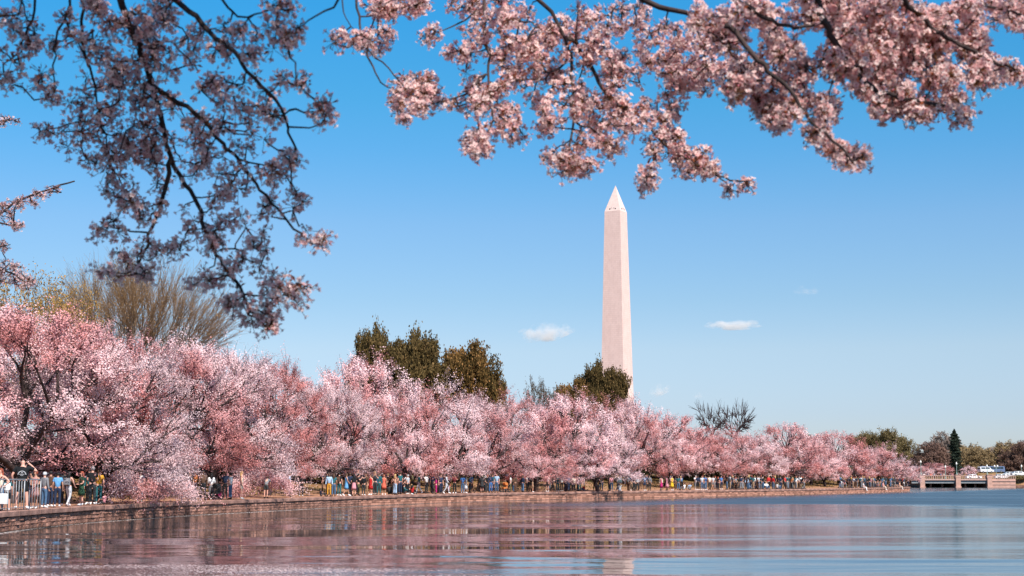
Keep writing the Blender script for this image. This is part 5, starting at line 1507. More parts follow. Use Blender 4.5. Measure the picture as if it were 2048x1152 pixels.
def garment(kind, pose, fat=1.0):
    key = (kind, pose, fat)
    if key in GAR: return GAR[key]
    J = joints(pose)
    if fat > 1.1:
        for s_, k in ((-1, 'lsh'), (1, 'rsh')): J[k][0] += 0.045 * s_
        for s_, k in ((-1, 'lel'), (1, 'rel')): J[k][0] += 0.05 * s_
    E = EDG
    if kind == 'body':
        me = skin_mesh('body', J, E['torso'] + E['head'] + E['uarm'] + E['farm'] + E['thigh'] + E['shin'] + E['foot'], 0, fat, sub=1)
        mb = MB()
        h = J['head']
        mb.lathe([(0.001, .035), (0.012, .012), (0.015, 0), (0.004, -.012)], 6, (h[0], h[1] + .088, h[2] - .005))      # nose
        for s_ in (-1, 1):
            mb.lathe([(0.001, .022), (0.014, .010), (0.012, -.012), (0.001, -.02)], 6, (h[0] + s_ * .082, h[1] - .005, h[2]), sx=.5)   # ears
            mb.lathe([(0.001, .008), (0.010, 0), (0.001, -.008)], 6, (h[0] + s_ * .032, h[1] + .088, h[2] + .018), mi=1)   # eyes
        mb.box((h[0] - .022, h[1] + .083, h[2] - .045), (h[0] + .022, h[1] + .092, h[2] - .037), mi=1)
        for s_ in ('l', 'r'):
            wv = J[s_ + 'ha'] - J[s_ + 'wr']; d = wv / np.linalg.norm(wv)
            sd_ = unit(np.cross(d, (0, 0.3, 1.0) if abs(d[2]) < .8 else (0, 1.0, 0)))
            nn_ = np.cross(sd_, d); p0 = J[s_ + 'ha'] - d * 0.01
            for k, (o_, L_) in enumerate(((-.026, .060), (-.009, .072), (.009, .068), (.026, .052))):
                a = p0 + sd_ * o_; b = a + d * L_ * 0.6; c = b + (d * 0.75 + nn_ * 0.5) * L_ * 0.45
                mb.tube([a, b, c], [.0095, .009, .007], 5)
            a = p0 + sd_ * .03 - d * .02; mb.tube([a, a + sd_ * .025 + d * .025, a + sd_ * .03 + d * .055], [.011, .010, .008], 5)
        me = join_np(me, mb, [smat('light'), M_eye])
    elif kind == 'tshirt':
        J2 = {k: v.copy() for k, v in J.items()}
        for s_ in 'lr': J2[s_ + 'el'] = J[s_ + 'sh'] + (J[s_ + 'el'] - J[s_ + 'sh']) * 0.62
        J2['pelvis'] = J['pelvis'] + (J['pelvis'] - J['waist']) * 0.05
        me = skin_mesh('shirt', J2, E['torso'] + E['uarm'], 0.020, fat, {'neck': (.072, .062), 'el': (.052, .052)})
    elif kind == 'top':
        me = skin_mesh('shirt', J, E['torso'] + E['uarm'] + [e for e in E['farm'] if 'ha' not in e[1]], 0.020, fat, {'neck': (.072, .062), 'wr': (.026, .026)})
    elif kind == 'tank':
        me = skin_mesh('shirt', {**J, 'lsh': J['chest'] + (J['lsh'] - J['chest']) * .55, 'rsh': J['chest'] + (J['rsh'] - J['chest']) * .55}, E['torso'] + [('chest', 'lsh'), ('chest', 'rsh')], 0.016, fat, {'neck': (.06, .05)})
    elif kind == 'trousers':
        J2 = {k: v.copy() for k, v in J.items()}
        for s_ in 'lr': J2[s_ + 'an'] = J[s_ + 'an'] + (J[s_ + 'kn'] - J[s_ + 'an']) * 0.06
        me = skin_mesh('trousers', J2, [('waist', 'pelvis')] + E['thigh'] + E['shin'], 0.014, fat, {'waist': (.10, .078), 'an': (.040, .042)})
    elif kind == 'flares':
        me = skin_mesh('trousers', J, [('waist', 'pelvis')] + E['thigh'] + E['shin'], 0.012, fat, {'waist': (.095, .075), 'an': (.10, .10), 'kn': (.062, .062)})
    elif kind == 'shorts':
        J2 = {k: v.copy() for k, v in J.items()}
        for s_ in 'lr': J2[s_ + 'kn'] = J[s_ + 'hip'] + (J[s_ + 'kn'] - J[s_ + 'hip']) * 0.8
        me = skin_mesh('shorts', J2, [('waist', 'pelvis')] + E['thigh'], 0.016, fat, {'waist': (.10, .078), 'kn': (.075, .075)})
    elif kind in ('skirt', 'dress', 'minidress'):
        z0 = {'skirt': .50, 'dress': .32, 'minidress': .52}[kind]; sp = {'skirt': .22, 'dress': .27, 'minidress': .24}[kind]
        mb = MB(); n = 14; ring = []
        prof = [(.125, 1.12), (.150, .98), (.165, .88), ((sp + .165) / 2, (z0 + .88) / 2), (sp, z0), (sp - .02, z0 + .02)]
        if kind != 'skirt': prof = [(.07, 1.46), (.15, 1.40), (.155, 1.28)] + prof
        mb.lathe(prof, n, (0, 0, 0), sy=0.78)
        v = np.concatenate(mb.v); a = np.arctan2(v[:, 1], v[:, 0]); w = np.clip((1.0 - v[:, 2]) / .6, 0, 1)
        v[:, 0] *= 1 + 0.08 * w * np.sin(a * 5); v[:, 1] *= 1 + 0.08 * w * np.sin(a * 5)
        mb.v = [v]; me = mb.mesh(kind if kind != 'minidress' else 'dress', [cmat('black')], True)
    elif kind in ('short', 'long', 'bun', 'cap'):
        h = J['head']; mb = MB(); c = (h[0], h[1] - .012, h[2] + .005)
        prof = [(.001, .128), (.05, .118), (.085, .085), (.101, .04), (.100, .0), (.088, -.03)]
        mb.lathe(prof, 12, c, sy=1.08)
        v = np.concatenate(mb.v)
        fr = (v[:, 1] - c[1] > 0.045) & (v[:, 2] - c[2] < 0.06)
        v[fr, 1] = c[1] + 0.045 + (v[fr, 1] - c[1] - 0.045) * 0.2; mb.v = [v]
        if kind == 'long':
            mb.lathe([(.06, .06), (.098, .0), (.105, -.10), (.10, -.20), (.07, -.29), (.01, -.31)], 10, (c[0], c[1] - .055, c[2]), sy=.62)
        if kind == 'bun': mb.lathe([(.001, .045), (.035, .03), (.045, 0), (.035, -.03), (.001, -.045)], 8, (c[0], c[1] - .10, c[2] + .07))
        if kind == 'cap':
            mb.box((c[0] - .07, c[1] + .07, c[2] + .048), (c[0] + .07, c[1] + .19, c[2] + .06))
        me = mb.mesh('cap' if kind == 'cap' else 'hair', [hmat('brown')], True)
    elif kind == 'lshoe' or kind == 'rshoe':
        s_ = kind[0]; a = J[s_ + 'an']; t = J[s_ + 'to']; d = t - a
        Jn = {'pelvis': a - d * .22 + np.array((0, 0, -.02)), 'a': a + d * .3 + np.array((0, 0, -.015)), 'to': t + d * .25}
        me = skin_mesh('shoe', Jn, [('pelvis', 'a'), ('a', 'to')], 0.0, 1.0, {'pelvis': (.044, .04), 'a': (.046, .042), '': (.046, .042), 'to': (.044, .03)}, sub=1) if False else None
        mb = MB(); L_ = np.linalg.norm(d); d = d / L_
        b0 = a - d * .055; pts = [b0, b0 + d * .06, b0 + d * .15, b0 + d * .25]; 
        pts = [p + np.array((0, 0, -.012)) for p in pts]; mb.tube(pts, [.030, .050, .048, .030], 8)
        me = mb.mesh('shoe', [cmat('white')], True)
    elif kind == 'backpack':
        c = J['chest']; mb = MB(); mb.prism([(-.30, -.16), (-.12, -.20), (-.10, .12), (-.13, .17), (-.24, .15), (-.31, .02)], -.15, .15)
        v = np.concatenate(mb.v) + np.array((c[0], c[1], c[2] - .05)); mb.v = [v]
        me = mb.mesh('backpack', [cmat('grey')], False)
    elif kind == 'phone':
        hp = (J['lha'] + J['rha']) / 2
        me = MB().box((hp[0] - .04, hp[1] + .0, hp[2] - .01), (hp[0] + .04, hp[1] + .012, hp[2] + .12)).mesh('phone', [cmat('black')])
    GAR[key] = me
    return me

PLAB = set()
NPE = [0]
def person(loc, rz, ht, pose='stand', top=('tshirt', 'black'), bot=('trousers', 'black'), hair=('short', 'brown'), skin='light', fat=1.0, extras=(), label='', group='visitors along the seawall', shoes='white', near=False):
    E = empty('person', loc, rz, (ht / 1.76,) * 3)
    tag(E, label, 'person', group); PLAB.add(label); NPE[0] += 1
    def add(kind, mat, name=None, lab=None):
        me = garment(kind, pose, fat if kind not in ('short', 'long', 'bun', 'cap', 'lshoe', 'rshoe', 'phone') else (fat if fat > 1.1 and kind == 'x' else 1.0))
        o = bpy.data.objects.new(name or me.name.split('.')[0], me); link(o, E)
        if mat is not None:
            o.material_slots[0].link = 'OBJECT'; o.material_slots[0].material = mat
        return o
    add('body', smat(skin))
    if top[0] in ('dress', 'minidress'): add(top[0], cmat(top[1]), 'dress')
    else: add(top[0], cmat(top[1]), 'jacket' if top[0] == 'top' and top[1] in ('denim', 'white', 'orange') else 'shirt')
    if bot is not None: add(bot[0], cmat(bot[1]))
    if hair[0] != 'bald':
        add(hair[0], hmat(hair[1]) if hair[0] != 'cap' else cmat(hair[1]))
    if near or ht > 0:
        add('lshoe', cmat(shoes)); add('rshoe', cmat(shoes))
    for k, c in extras:
        add(k, cmat(c))
    return E

def ploc(px, back): 
    return tuple(behind_wall(px, back))
AWAY, TOWARD, RIGHT, LEFT = 0.0, math.pi, -math.pi / 2, math.pi / 2
# --- visitors one can tell apart near the railing (px, metres behind the edge, height, heading, ...)
person(ploc(2, 0.9), 2.5, 1.72, 'hold', ('top', 'lilac'), ('dress', 'pale blue') if False else ('trousers', 'pale blue'), ('long', 'brown'), label='person in a lilac top and pale blue trousers at the very start of the railing')
e = person(ploc(17, 1.1), 2.9, 1.66, 'hip', ('tank', 'cream'), ('trousers', 'denim'), ('long', 'auburn'), label='person in cream sleeveless top with black strap and white tote behind the railing', shoes='charcoal')
link(bpy.data.objects.new('strap', MB().tube([(-.13, .08, 1.43), (0, .155, 1.25), (.15, .12, 1.0)], [.016, .016, .016], 5).mesh('strap', [cmat('black')])), e)
tote = empty('tote_bag', (e.location.x + 0.27, e.location.y - 0.35, 0.98)); tag(tote, 'white cloth tote bag held low by the person in cream top', 'bag')
link(bpy.data.objects.new('bag_body', MB().prism([(-.07, 0.1), (.07, 0.1), (.09, .28), (.05, .50), (-.05, .50), (-.09, .28)], -.15, .15).mesh('bag_body', [cmat('white')])), tote)
link(bpy.data.objects.new('handle', MB().tube([(-.12, 0, .54), (-.08, 0, .76), (.08, 0, .76), (.12, 0, .54)], [.012] * 4, 5).mesh('handle', [cmat('white')])), tote)
person(ploc(31, 0.5), 0.3, 1.33, 'stand', ('tshirt', 'teal'), ('shorts', 'black'), ('short', 'brown'), label='child in teal shirt and black shorts wearing a white backpack at the railing', extras=(('backpack', 'white'),))
big = person(ploc(60, 0.75), 0.12, 2.08, 'head', ('tshirt', 'black'), ('shorts', 'black'), ('bald', ''), 'light', 1.3, label='big bald person in black shirt with white back print, one hand at the head', near=True)
# back print: an arched band of illegible lettering, a small bird and a line below
pr = MB(); n = 13
for k in range(n):
    a = math.pi * (0.06 + 0.88 * k / (n - 1)); 
    for j, (r0, r1) in enumerate(((.120, .148),)):
        da = 0.085
        p = [(math.cos(a - da) * r0, math.sin(a - da) * r0), (math.cos(a - da) * r1, math.sin(a - da) * r1), (math.cos(a + da) * r1, math.sin(a + da) * r1), (math.cos(a + da) * r0, math.sin(a + da) * r0)]
        pr.add([(x, 0, z) for x, z in p] + [(x, .012, z) for x, z in p], [(0, 1, 2, 3), (4, 7, 6, 5), (0, 4, 5, 1), (2, 6, 7, 3), (1, 5, 6, 2), (3, 7, 4, 0)])
for k in range(9):
    pr.box((-.085 + k * .019, 0, .012), (-.073 + k * .019, .012, .036))
for k in range(5):
    pr.box((-.045 + k * .019, 0, -.025), (-.035 + k * .019, .012, -.008))
pr.add([(-.035, 0, .085), (0, 0, .06), (.035, 0, .085), (.01, 0, .09), (-.01, 0, .09), (0, .01, .075)], [(0, 1, 3, 4)], [(1, 2, 3)])
o = link(bpy.data.objects.new('shirt_print', pr.mesh('shirt_print', [cmat('light grey')])), big); o.location = (0, -.205, 1.20); o.rotation_euler = (-0.06, 0, 0)
def add_print_fit():
    # rest the print on the back of the shirt
    me = garment('tshirt', 'head', 1.3); v = np.empty(len(me.vertices) * 3, dtype=np.float32); me.vertices.foreach_get('co', v); v = v.reshape(-1, 3)
    m = v[(np.abs(v[:, 0]) < .12) & (v[:, 2] > 1.15) & (v[:, 2] < 1.38)]
    o.location = (0, float(m[:, 1].min()) - 0.006, 1.19)
add_print_fit()
person(ploc(86, 1.0), 2.8, 1.60, 'hold', ('minidress', 'dusty pink'), None, ('bun', 'auburn'), 'tan', label='person in a short dusty pink dress facing the water beside the big bald person', extras=())
person(ploc(78, 1.9), 2.6, 1.55, 'photo', ('tshirt', 'charcoal'), ('trousers', 'grey'), ('long', 'black'), 'tan', label='person with raised hands and long black hair behind the dusty pink dress')
person(ploc(104, 1.0), -0.5, 1.56, 'stand', ('top', 'grey'), ('trousers', 'denim'), ('cap', 'light grey'), label='person in grey shirt, denim trousers and a light grey cap at the railing end')
person(ploc(116, 2.0), -0.4, 1.62, 'stand', ('tshirt', 'brown'), ('trousers', 'navy'), ('short', 'black'), 'tan', label='person in a brown shirt half behind the one in sky blue')
person(ploc(130, 0.9), 0.2, 1.56, 'stand', ('tshirt', 'sky blue'), ('trousers', 'navy'), ('short', 'black'), 'tan', label='person in a sky blue shirt and dark navy trousers seen from behind', near=True)
person(ploc(152, 1.3), -0.3, 1.60, 'walk', ('tank', 'black'), ('trousers', 'light grey'), ('long', 'black'), label='long black haired person in light grey sweatpants with a grey backpack, walking', extras=(('backpack', 'grey'),))
person(ploc(144, 2.6), 0.4, 1.68, 'stand', ('tshirt', 'charcoal'), ('trousers', 'black'), ('short', 'black'), 'dark', label='person in dark clothes between the sky blue shirt and the light grey sweatpants')
person(ploc(177, 1.2), 2.3, 1.62, 'hold', ('tshirt', 'green'), ('skirt', 'green'), ('long', 'auburn'), label='auburn haired person in dark green top and skirt')
person(ploc(198, 1.4), 0.2, 1.86, 'hold', ('tshirt', 'black'), ('trousers', 'charcoal'), ('cap', 'grey'), label='tall person in black with a grey cap by the drooping blossoms')
person(ploc(211, 2.2), 0.5, 1.72, 'stand', ('tshirt', 'mustard'), ('trousers', 'teal'), ('short', 'brown'), label='person in mustard shirt and teal trousers behind the tall one in grey cap')
person(ploc(192, 3.6), 3.0, 1.7, 'stand', ('top', 'teal'), ('trousers', 'black'), ('long', 'black'), label='person in a long sleeved teal top behind the auburn haired one')
person(ploc(222, 1.0), 1.2, 1.05, 'sit', ('tshirt', 'pink'), ('shorts', 'charcoal'), ('short', 'brown'), label='child in a pink shirt sitting at the edge of the drooping blossoms')
person(ploc(292, 2.2), 0.0, 1.70, 'stand', ('tshirt', 'white'), ('trousers', 'pale blue'), ('short', 'brown'), label='person in white shirt seen through gaps of the drooping salmon blossoms')
# --- middle
specs = [
 (390, 1.4, 1.72, 'stand', ('tshirt', 'black'), ('trousers', 'black'), ('short', 'black'), 'person all in black first out of the drooping blossoms'),
 (400, 6.5, 1.80, 'photo', ('top', 'orange'), ('trousers', 'navy'), ('short', 'grey'), 'person in an orange jacket on the slope near one in brown'),
 (416, 1.2, 1.78, 'walk', ('top', 'brown'), ('trousers', 'black'), ('short', 'black'), 'person in brown jacket and black trousers striding along the wall'),
 (432, 2.4, 1.62, 'hold', ('top', 'white'), ('trousers', 'grey'), ('long', 'black'), 'person in a white jacket pushing forward next to the brown jacket'),
 (448, 2.6, 1.35, 'sit', ('top', 'magenta'), ('trousers', 'black'), ('long', 'brown'), 'person in hot magenta sitting beside the white jacket'),
 (470, 1.8, 1.66, 'stand', ('tshirt', 'white'), ('trousers', 'denim'), ('short', 'black'), 'person in white shirt with teal print beside the low spreading limb'),
 (459, 6.5, 1.74, 'stand', ('tshirt', 'navy'), ('trousers', 'charcoal'), ('short', 'brown'), 'person in a navy shirt on the slope over the magenta one'),
 (492, 2.0, 1.78, 'stand', ('tank', 'cream'), ('shorts', 'cream'), ('long', 'blond'), 'blond person in cream top and shorts half hidden by the low limb'),
 (540, 1.6, 1.60, 'bend', ('tshirt', 'grey'), ('shorts', 'charcoal'), ('short', 'brown'), 'person in grey bending down behind the low limb'),
 (586, 8.0, 1.76, 'stand', ('tshirt', 'pale blue'), ('trousers', 'navy'), ('short', 'black'), 'person in pale blue shirt on the slope beside the leaning dark trunk'),
 (609, 5.5, 1.80, 'stand', ('top', 'black'), ('trousers', 'black'), ('short', 'black'), 'person in black standing alone in front of the grass gap'),
 (664, 1.3, 1.70, 'stand', ('top', 'pale blue'), ('trousers', 'mustard'), ('long', 'brown'), 'person in mustard trousers and pale blue top'),
 (673, 1.0, 1.66, 'stand', ('tshirt', 'teal'), ('trousers', 'denim'), ('long', 'brown'), 'person in teal shirt and denim beside the mustard trousers'),
 (684, 2.2, 1.78, 'stand', ('tshirt', 'black'), ('trousers', 'teal'), ('short', 'black'), 'person in a black shirt and teal trousers near the sky blue dress'),
 (698, 0.9, 1.72, 'walk', ('minidress', 'sky blue'), None, ('long', 'brown'), 'person in a short sky blue dress with bare legs'),
 (713, 0.9, 1.64, 'hold', ('tshirt', 'black'), ('skirt', 'pink'), ('long', 'black'), 'person in a pale pink skirt and black top'),
 (705, 2.4, 1.76, 'stand', ('top', 'navy'), ('trousers', 'navy'), ('short', 'brown'), 'person in navy behind the pale pink skirt'),
 (722, 2.8, 1.70, 'photo', ('tshirt', 'charcoal'), ('trousers', 'olive'), ('short', 'black'), 'person in olive trousers raising a phone near the pale pink skirt'),
 (732, 0.9, 1.58, 'stand', ('top', 'black'), ('trousers', 'charcoal'), ('bun', 'black'), 'short person in black with hair bun by the wall edge'),
 (746, 4.0, 1.64, 'stand', ('minidress', 'red'), None, ('long', 'brown'), 'person in a red dress standing back on the dirt'),
 (755, 5.0, 1.78, 'stand', ('top', 'denim'), ('trousers', 'grey'), ('short', 'brown'), 'person in denim jacket next to the red dress'),
 (762, 4.2, 1.80, 'stand', ('top', 'teal'), ('trousers', 'teal'), ('short', 'black'), 'person in dark teal jacket between denim jacket and coral dress'),
 (772, 3.4, 1.66, 'stand', ('minidress', 'coral'), None, ('long', 'auburn'), 'person in a coral dress near the one in flared jeans'),
 (783, 5.2, 1.60, 'sit', ('tshirt', 'charcoal'), ('trousers', 'black'), ('short', 'black'), 'person in charcoal sitting between coral dress and flared jeans'),
 (794, 0.9, 1.70, 'hip', ('tank', 'peach'), ('flares', 'pale blue'), ('long', 'blond'), 'person in wide flared pale blue jeans and peach top'),
 (813, 1.3, 1.62, 'sit', ('top', 'teal'), ('trousers', 'black'), ('short', 'black'), 'person in teal sitting on the path with one in light grey'),
 (819, 1.5, 1.66, 'hold', ('tshirt', 'light grey'), ('trousers', 'black'), ('short', 'grey'), 'person in light grey shirt standing with seated friends'),
 (828, 1.0, 1.50, 'sit', ('tshirt', 'red'), ('trousers', 'black'), ('long', 'black'), 'person in red shirt sitting with the light grey shirt'),
 (841, 7.0, 1.76, 'walk', ('top', 'teal'), ('trousers', 'light grey'), ('short', 'brown'), 'person in teal top and light grey trousers walking up the slope'),
 (816, 8.0, 1.7, 'photo', ('tshirt', 'white'), ('trousers', 'black'), ('long', 'black'), 'person in white raising a phone behind the seated friends'),
 (875, 1.2, 1.45, 'hold', ('top', 'magenta'), ('trousers', 'magenta'), ('long', 'black'), 'person dressed all in magenta'),
 (884, 1.4, 1.70, 'stand', ('tshirt', 'navy'), ('trousers', 'navy'), ('short', 'brown'), 'person in navy beside the all magenta one'),
 (895, 1.0, 1.74, 'walk', ('top', 'light grey'), ('trousers', 'light grey'), ('short', 'black'), 'person all in light grey near the maroon shirt'),
 (911, 1.0, 1.72, 'photo', ('tshirt', 'maroon'), ('trousers', 'black'), ('short', 'black'), 'person in maroon shirt with raised arms at the wall edge'),
 (927, 1.0, 1.66, 'stand', ('tshirt', 'blue'), ('trousers', 'denim'), ('short', 'brown'), 'person in blue shirt and denim beside a long white dress'),
 (933, 1.2, 1.68, 'stand', ('dress', 'white'), None, ('long', 'brown'), 'person in a long white dress'),
 (982, 1.0, 1.76, 'stand', ('top', 'navy'), ('trousers', 'blue'), ('long', 'brown'), 'person in navy top and bright blue trousers beside a grey blue shirt'),
 (994, 1.2, 1.84, 'stand', ('tshirt', 'pale blue'), ('trousers', 'denim'), ('short', 'brown'), 'tall person in pale blue shirt and denim near the orange stroller'),
 (986, 5.5, 1.8, 'stand', ('top', 'teal'), ('trousers', 'navy'), ('short', 'brown'), 'person in teal on the slope over the bright blue trousers'),
 (965, 4.0, 1.7, 'stand', ('top', 'charcoal'), ('skirt', 'charcoal'), ('long', 'black'), 'person in charcoal skirt before the tall pale blue shirt'),
 (1021, 1.4, 1.68, 'stand', ('tshirt', 'white'), ('trousers', 'olive'), ('long', 'black'), 'person in white shirt and olive trousers past the stroller'),
 (1031, 1.5, 1.70, 'stand', ('top', 'brown'), ('trousers', 'brown'), ('short', 'black'), 'person in all brown past the stroller'),
 (1045, 1.0, 1.68, 'stand', ('top', 'navy'), ('flares', 'denim'), ('long', 'brown'), 'person in navy top and flared denim by the wall edge'),
 (1053, 3.0, 1.72, 'hold', ('tshirt', 'white'), ('trousers', 'black'), ('short', 'black'), 'person in white shirt and black trousers beyond the flared denim'),
 (1065, 1.0, 1.20, 'stand', ('tshirt', 'tan'), ('shorts', 'tan'), ('short', 'brown'), 'small child in tan between flared denim and a bright white shirt'),
 (1075, 6.0, 1.75, 'stand', ('top', 'charcoal'), ('trousers', 'charcoal'), ('short', 'black'), 'person in charcoal standing back under the coral crown'),
 (1094, 1.6, 1.76, 'stand', ('tshirt', 'white'), ('shorts', 'charcoal'), ('short', 'black'), 'person in a bright white shirt and dark shorts standing apart'),
 (1114, 1.4, 1.70, 'stand', ('top', 'teal'), ('trousers', 'teal'), ('short', 'black'), 'person in dark teal, first of a tight standing group'),
 (1122, 1.6, 1.68, 'hold', ('tshirt', 'white'), ('trousers', 'black'), ('short', 'brown'), 'person in white shirt inside the tight standing group'),
 (1128, 2.4, 1.74, 'stand', ('tshirt', 'maroon'), ('trousers', 'navy'), ('short', 'black'), 'person in maroon shirt inside the tight standing group'),
 (1134, 1.3, 1.76, 'walk', ('tshirt', 'blue'), ('trousers', 'navy'), ('short', 'black'), 'person in blue shirt inside the tight standing group'),
 (1140, 4.0, 1.80, 'photo', ('tshirt', 'grey'), ('trousers', 'black'), ('short', 'grey'), 'person in grey raising a phone behind the tight standing group'),
 (1146, 1.2, 1.62, 'stand', ('tshirt', 'cream'), ('trousers', 'black'), ('long', 'black'), 'person in cream top at the end of the tight standing group'),
 (1157, 3.0, 1.66, 'stand', ('top', 'charcoal'), ('trousers', 'teal'), ('short', 'black'), 'person in charcoal and teal just past the tight standing group'),
 (1187, 6.5, 1.80, 'stand', ('tshirt', 'red'), ('trousers', 'black'), ('short', 'black'), 'person in a bright red shirt on the slope below the obelisk'),
 (1197, 5.0, 1.70, 'stand', ('top', 'brown'), ('trousers', 'black'), ('long', 'brown'), 'person in brown beside the bright red shirt'),
 (1220, 1.0, 1.72, 'stand', ('tshirt', 'pink'), ('trousers', 'denim'), ('long', 'brown'), 'person in pink shirt and denim under the hanging creamy sprays'),
 (1236, 0.8, 1.60, 'sit', ('tshirt', 'white'), ('trousers', 'pale blue'), ('long', 'blond'), 'blond person in white sitting on the wall cap'),
 (1236, 5.0, 1.74, 'stand', ('top', 'teal'), ('trousers', 'navy'), ('short', 'brown'), 'person in teal behind the seated blond one'),
 (1256, 4.0, 1.72, 'stand', ('tshirt', 'light grey'), ('trousers', 'charcoal'), ('short', 'black'), 'person in light grey shirt beyond the seated blond one'),
 (1264, 1.2, 1.78, 'stand', ('top', 'black'), ('trousers', 'charcoal'), ('short', 'black'), 'person in black at the wall between seated blond one and the denim shirt'),
 (1273, 7.0, 1.72, 'stand', ('tshirt', 'coral'), ('trousers', 'navy'), ('short', 'brown'), 'person in coral shirt far back under the dome topped cherry'),
 (1285, 1.4, 1.72, 'stand', ('tshirt', 'denim'), ('shorts', 'navy'), ('short', 'brown'), 'person in denim shirt and navy shorts before the magenta dress'),
 (1295, 2.4, 1.74, 'stand', ('top', 'grey'), ('trousers', 'charcoal'), ('short', 'black'), 'person in grey top next to the denim shirt and navy shorts'),
 (1318, 1.0, 1.68, 'stand', ('dress', 'magenta'), None, ('long', 'black'), 'person in a long magenta dress'),
 (1329, 1.0, 1.70, 'stand', ('dress', 'pink'), None, ('long', 'black'), 'person in a long pink dress between magenta and yellow ones'),
 (1339, 0.9, 1.72, 'hold', ('dress', 'yellow'), None, ('long', 'black'), 'person in a long yellow dress'),
 (1363, 2.0, 1.60, 'sit', ('tshirt', 'white'), ('trousers', 'grey'), ('short', 'brown'), 'person in white sitting on the ground past the yellow dress'),
 (1374, 1.6, 1.58, 'sit', ('tshirt', 'pale blue'), ('trousers', 'grey'), ('short', 'brown'), 'person in pale blue sitting beside the one in white'),
 (1390, 2.0, 1.76, 'stand', ('top', 'navy'), ('trousers', 'black'), ('short', 'black'), 'person in navy top and black trousers past the two sitting ones'),
 (1398, 1.2, 1.72, 'stand', ('tshirt', 'light grey'), ('trousers', 'denim'), ('long', 'brown'), 'person in light grey shirt and denim near the leaning trunk'),
 (1405, 1.0, 1.74, 'photo', ('tshirt', 'blue'), ('trousers', 'denim'), ('short', 'black'), 'person in blue shirt raising a phone near the leaning trunk'),
 (1413, 1.4, 1.76, 'stand', ('tshirt', 'cream'), ('trousers', 'charcoal'), ('short', 'brown'), 'person in cream shirt and charcoal trousers by the leaning trunk'),
 (1386, 7.0, 1.76, 'photo', ('tshirt', 'white'), ('trousers', 'grey'), ('short', 'grey'), 'person in white raising a phone on the slope over the sitting ones'),
 (1420, 7.5, 1.72, 'stand', ('tshirt', 'light grey'), ('shorts', 'grey'), ('short', 'brown'), 'person in light grey with shorts up on the slope'),
 (1436, 7.5, 1.76, 'stand', ('tshirt', 'blue'), ('trousers', 'navy'), ('short', 'black'), 'person in blue shirt up on the slope just past the leaning trunk'),
]
rp = rng_(321)
for i, (px, bk, ht, pose, top, bot, hair, lab) in enumerate(specs):
    hd = rp.choice([0.2, -0.3, 2.7, 3.3, 1.2, -1.4]) + rp.normal() * 0.3
    if 'stroller' in lab: pass
    ex = (('phone', 'black'),) if pose == 'photo' else ((('backpack', str(rp.choice(['grey', 'black', 'navy', 'brown']))),) if (i % 9 == 4 and pose in ('stand', 'walk')) else ())
    person(ploc(px, bk), hd, ht, pose, top, bot, hair, str(rp.choice(['light', 'light', 'tan', 'dark'])), extras=ex, label=lab, shoes=str(rp.choice(['white', 'white', 'charcoal', 'black'])))
# --- the dense crowd in the distance
tops = ['black', 'charcoal', 'white', 'light grey', 'navy', 'red', 'mustard', 'pale blue', 'cream', 'teal', 'brown', 'pink', 'olive', 'denim', 'coral', 'magenta', 'orange', 'grey']
bots = ['black', 'navy', 'denim', 'charcoal', 'grey', 'tan', 'brown']
hsn = {'short': 'short', 'long': 'long', 'bun': 'tied up'}
zones = [(1447, 'under the first bare grey tree'), (1500, 'past the two bare grey trees'), (1545, 'below the tallest distant cherry'), (1600, 'between tallest cherry and the hanging white sprays'), (1665, 'around the hanging white sprays'), (1700, 'past the hanging white sprays'), (1750, 'below the round olive tree'), (1790, 'close to the wall end')]
used = set()
TOPP = np.array([9, 7, 2.2, 1.2, 6, .8, .3, 1, .7, 3, 3, .5, 2, 2.5, .4, .4, .3, 2.5]); TOPP /= TOPP.sum()
N_far = 240
for i in range(N_far):
    for _try in range(200):
        px = rp.uniform(1446, 1806) if i > 75 else rp.uniform(640, 1446)
        bk = float(rp.choice([1.0, 1.6, 2.5, 4, 6, 9])) + rp.uniform(-0.3, 0.6) if i > 75 else (rp.uniform(9, 17) if i > 35 else rp.uniform(2.5, 7))
        t = str(rp.choice(tops, p=TOPP)); b = str(rp.choice(bots)); h = str(rp.choice(['short', 'long', 'short', 'bun'])); hc = str(rp.choice(['black', 'brown', 'black', 'auburn', 'blond']))
        z = [n_ for x_, n_ in zones if px >= x_ - 1][-1] if px > 1446 else (('far back in the shade ' if bk > 8 else 'mid path ') + ('past the grass gap' if px < 800 else 'near the tawny evergreen' if px < 990 else 'under the broad pink crown' if px < 1180 else 'below the obelisk' if px < 1330 else 'before the bare trees'))
        where = 'at the wall' if bk < 1.9 else ('on the path' if bk < 4.5 else 'up the slope')
        lab = f'{t} top and {b} trousers, {z}'
        if px > 1446: lab = f'person in {t} top, {b} trousers, {h if h != "bun" else "tied"} {hc} hair, {z}'
        else: lab = f'person in {t} top, {b} trousers, {z}'
        if len(lab.replace(',', ' ').split()) <= 16 and lab not in used: break
    used.add(lab)
    pose = str(rp.choice(['stand', 'stand', 'hold', 'walk', 'photo', 'hip', 'sit', 'sit', 'bend'])) if bk < 8 else 'stand'
    person(ploc(px, bk), rp.uniform(0, 6.28), (rp.uniform(1.56, 1.90) if rp.uniform() > 0.12 else rp.uniform(1.0, 1.35)), pose, (str(rp.choice(['tshirt', 'top'])), t), ('trousers', b), (h, hc), str(rp.choice(['light', 'tan', 'dark'])), label=lab, group='crowd under the distant cherry trees' if px > 1446 else 'visitors along the seawall', shoes='charcoal')
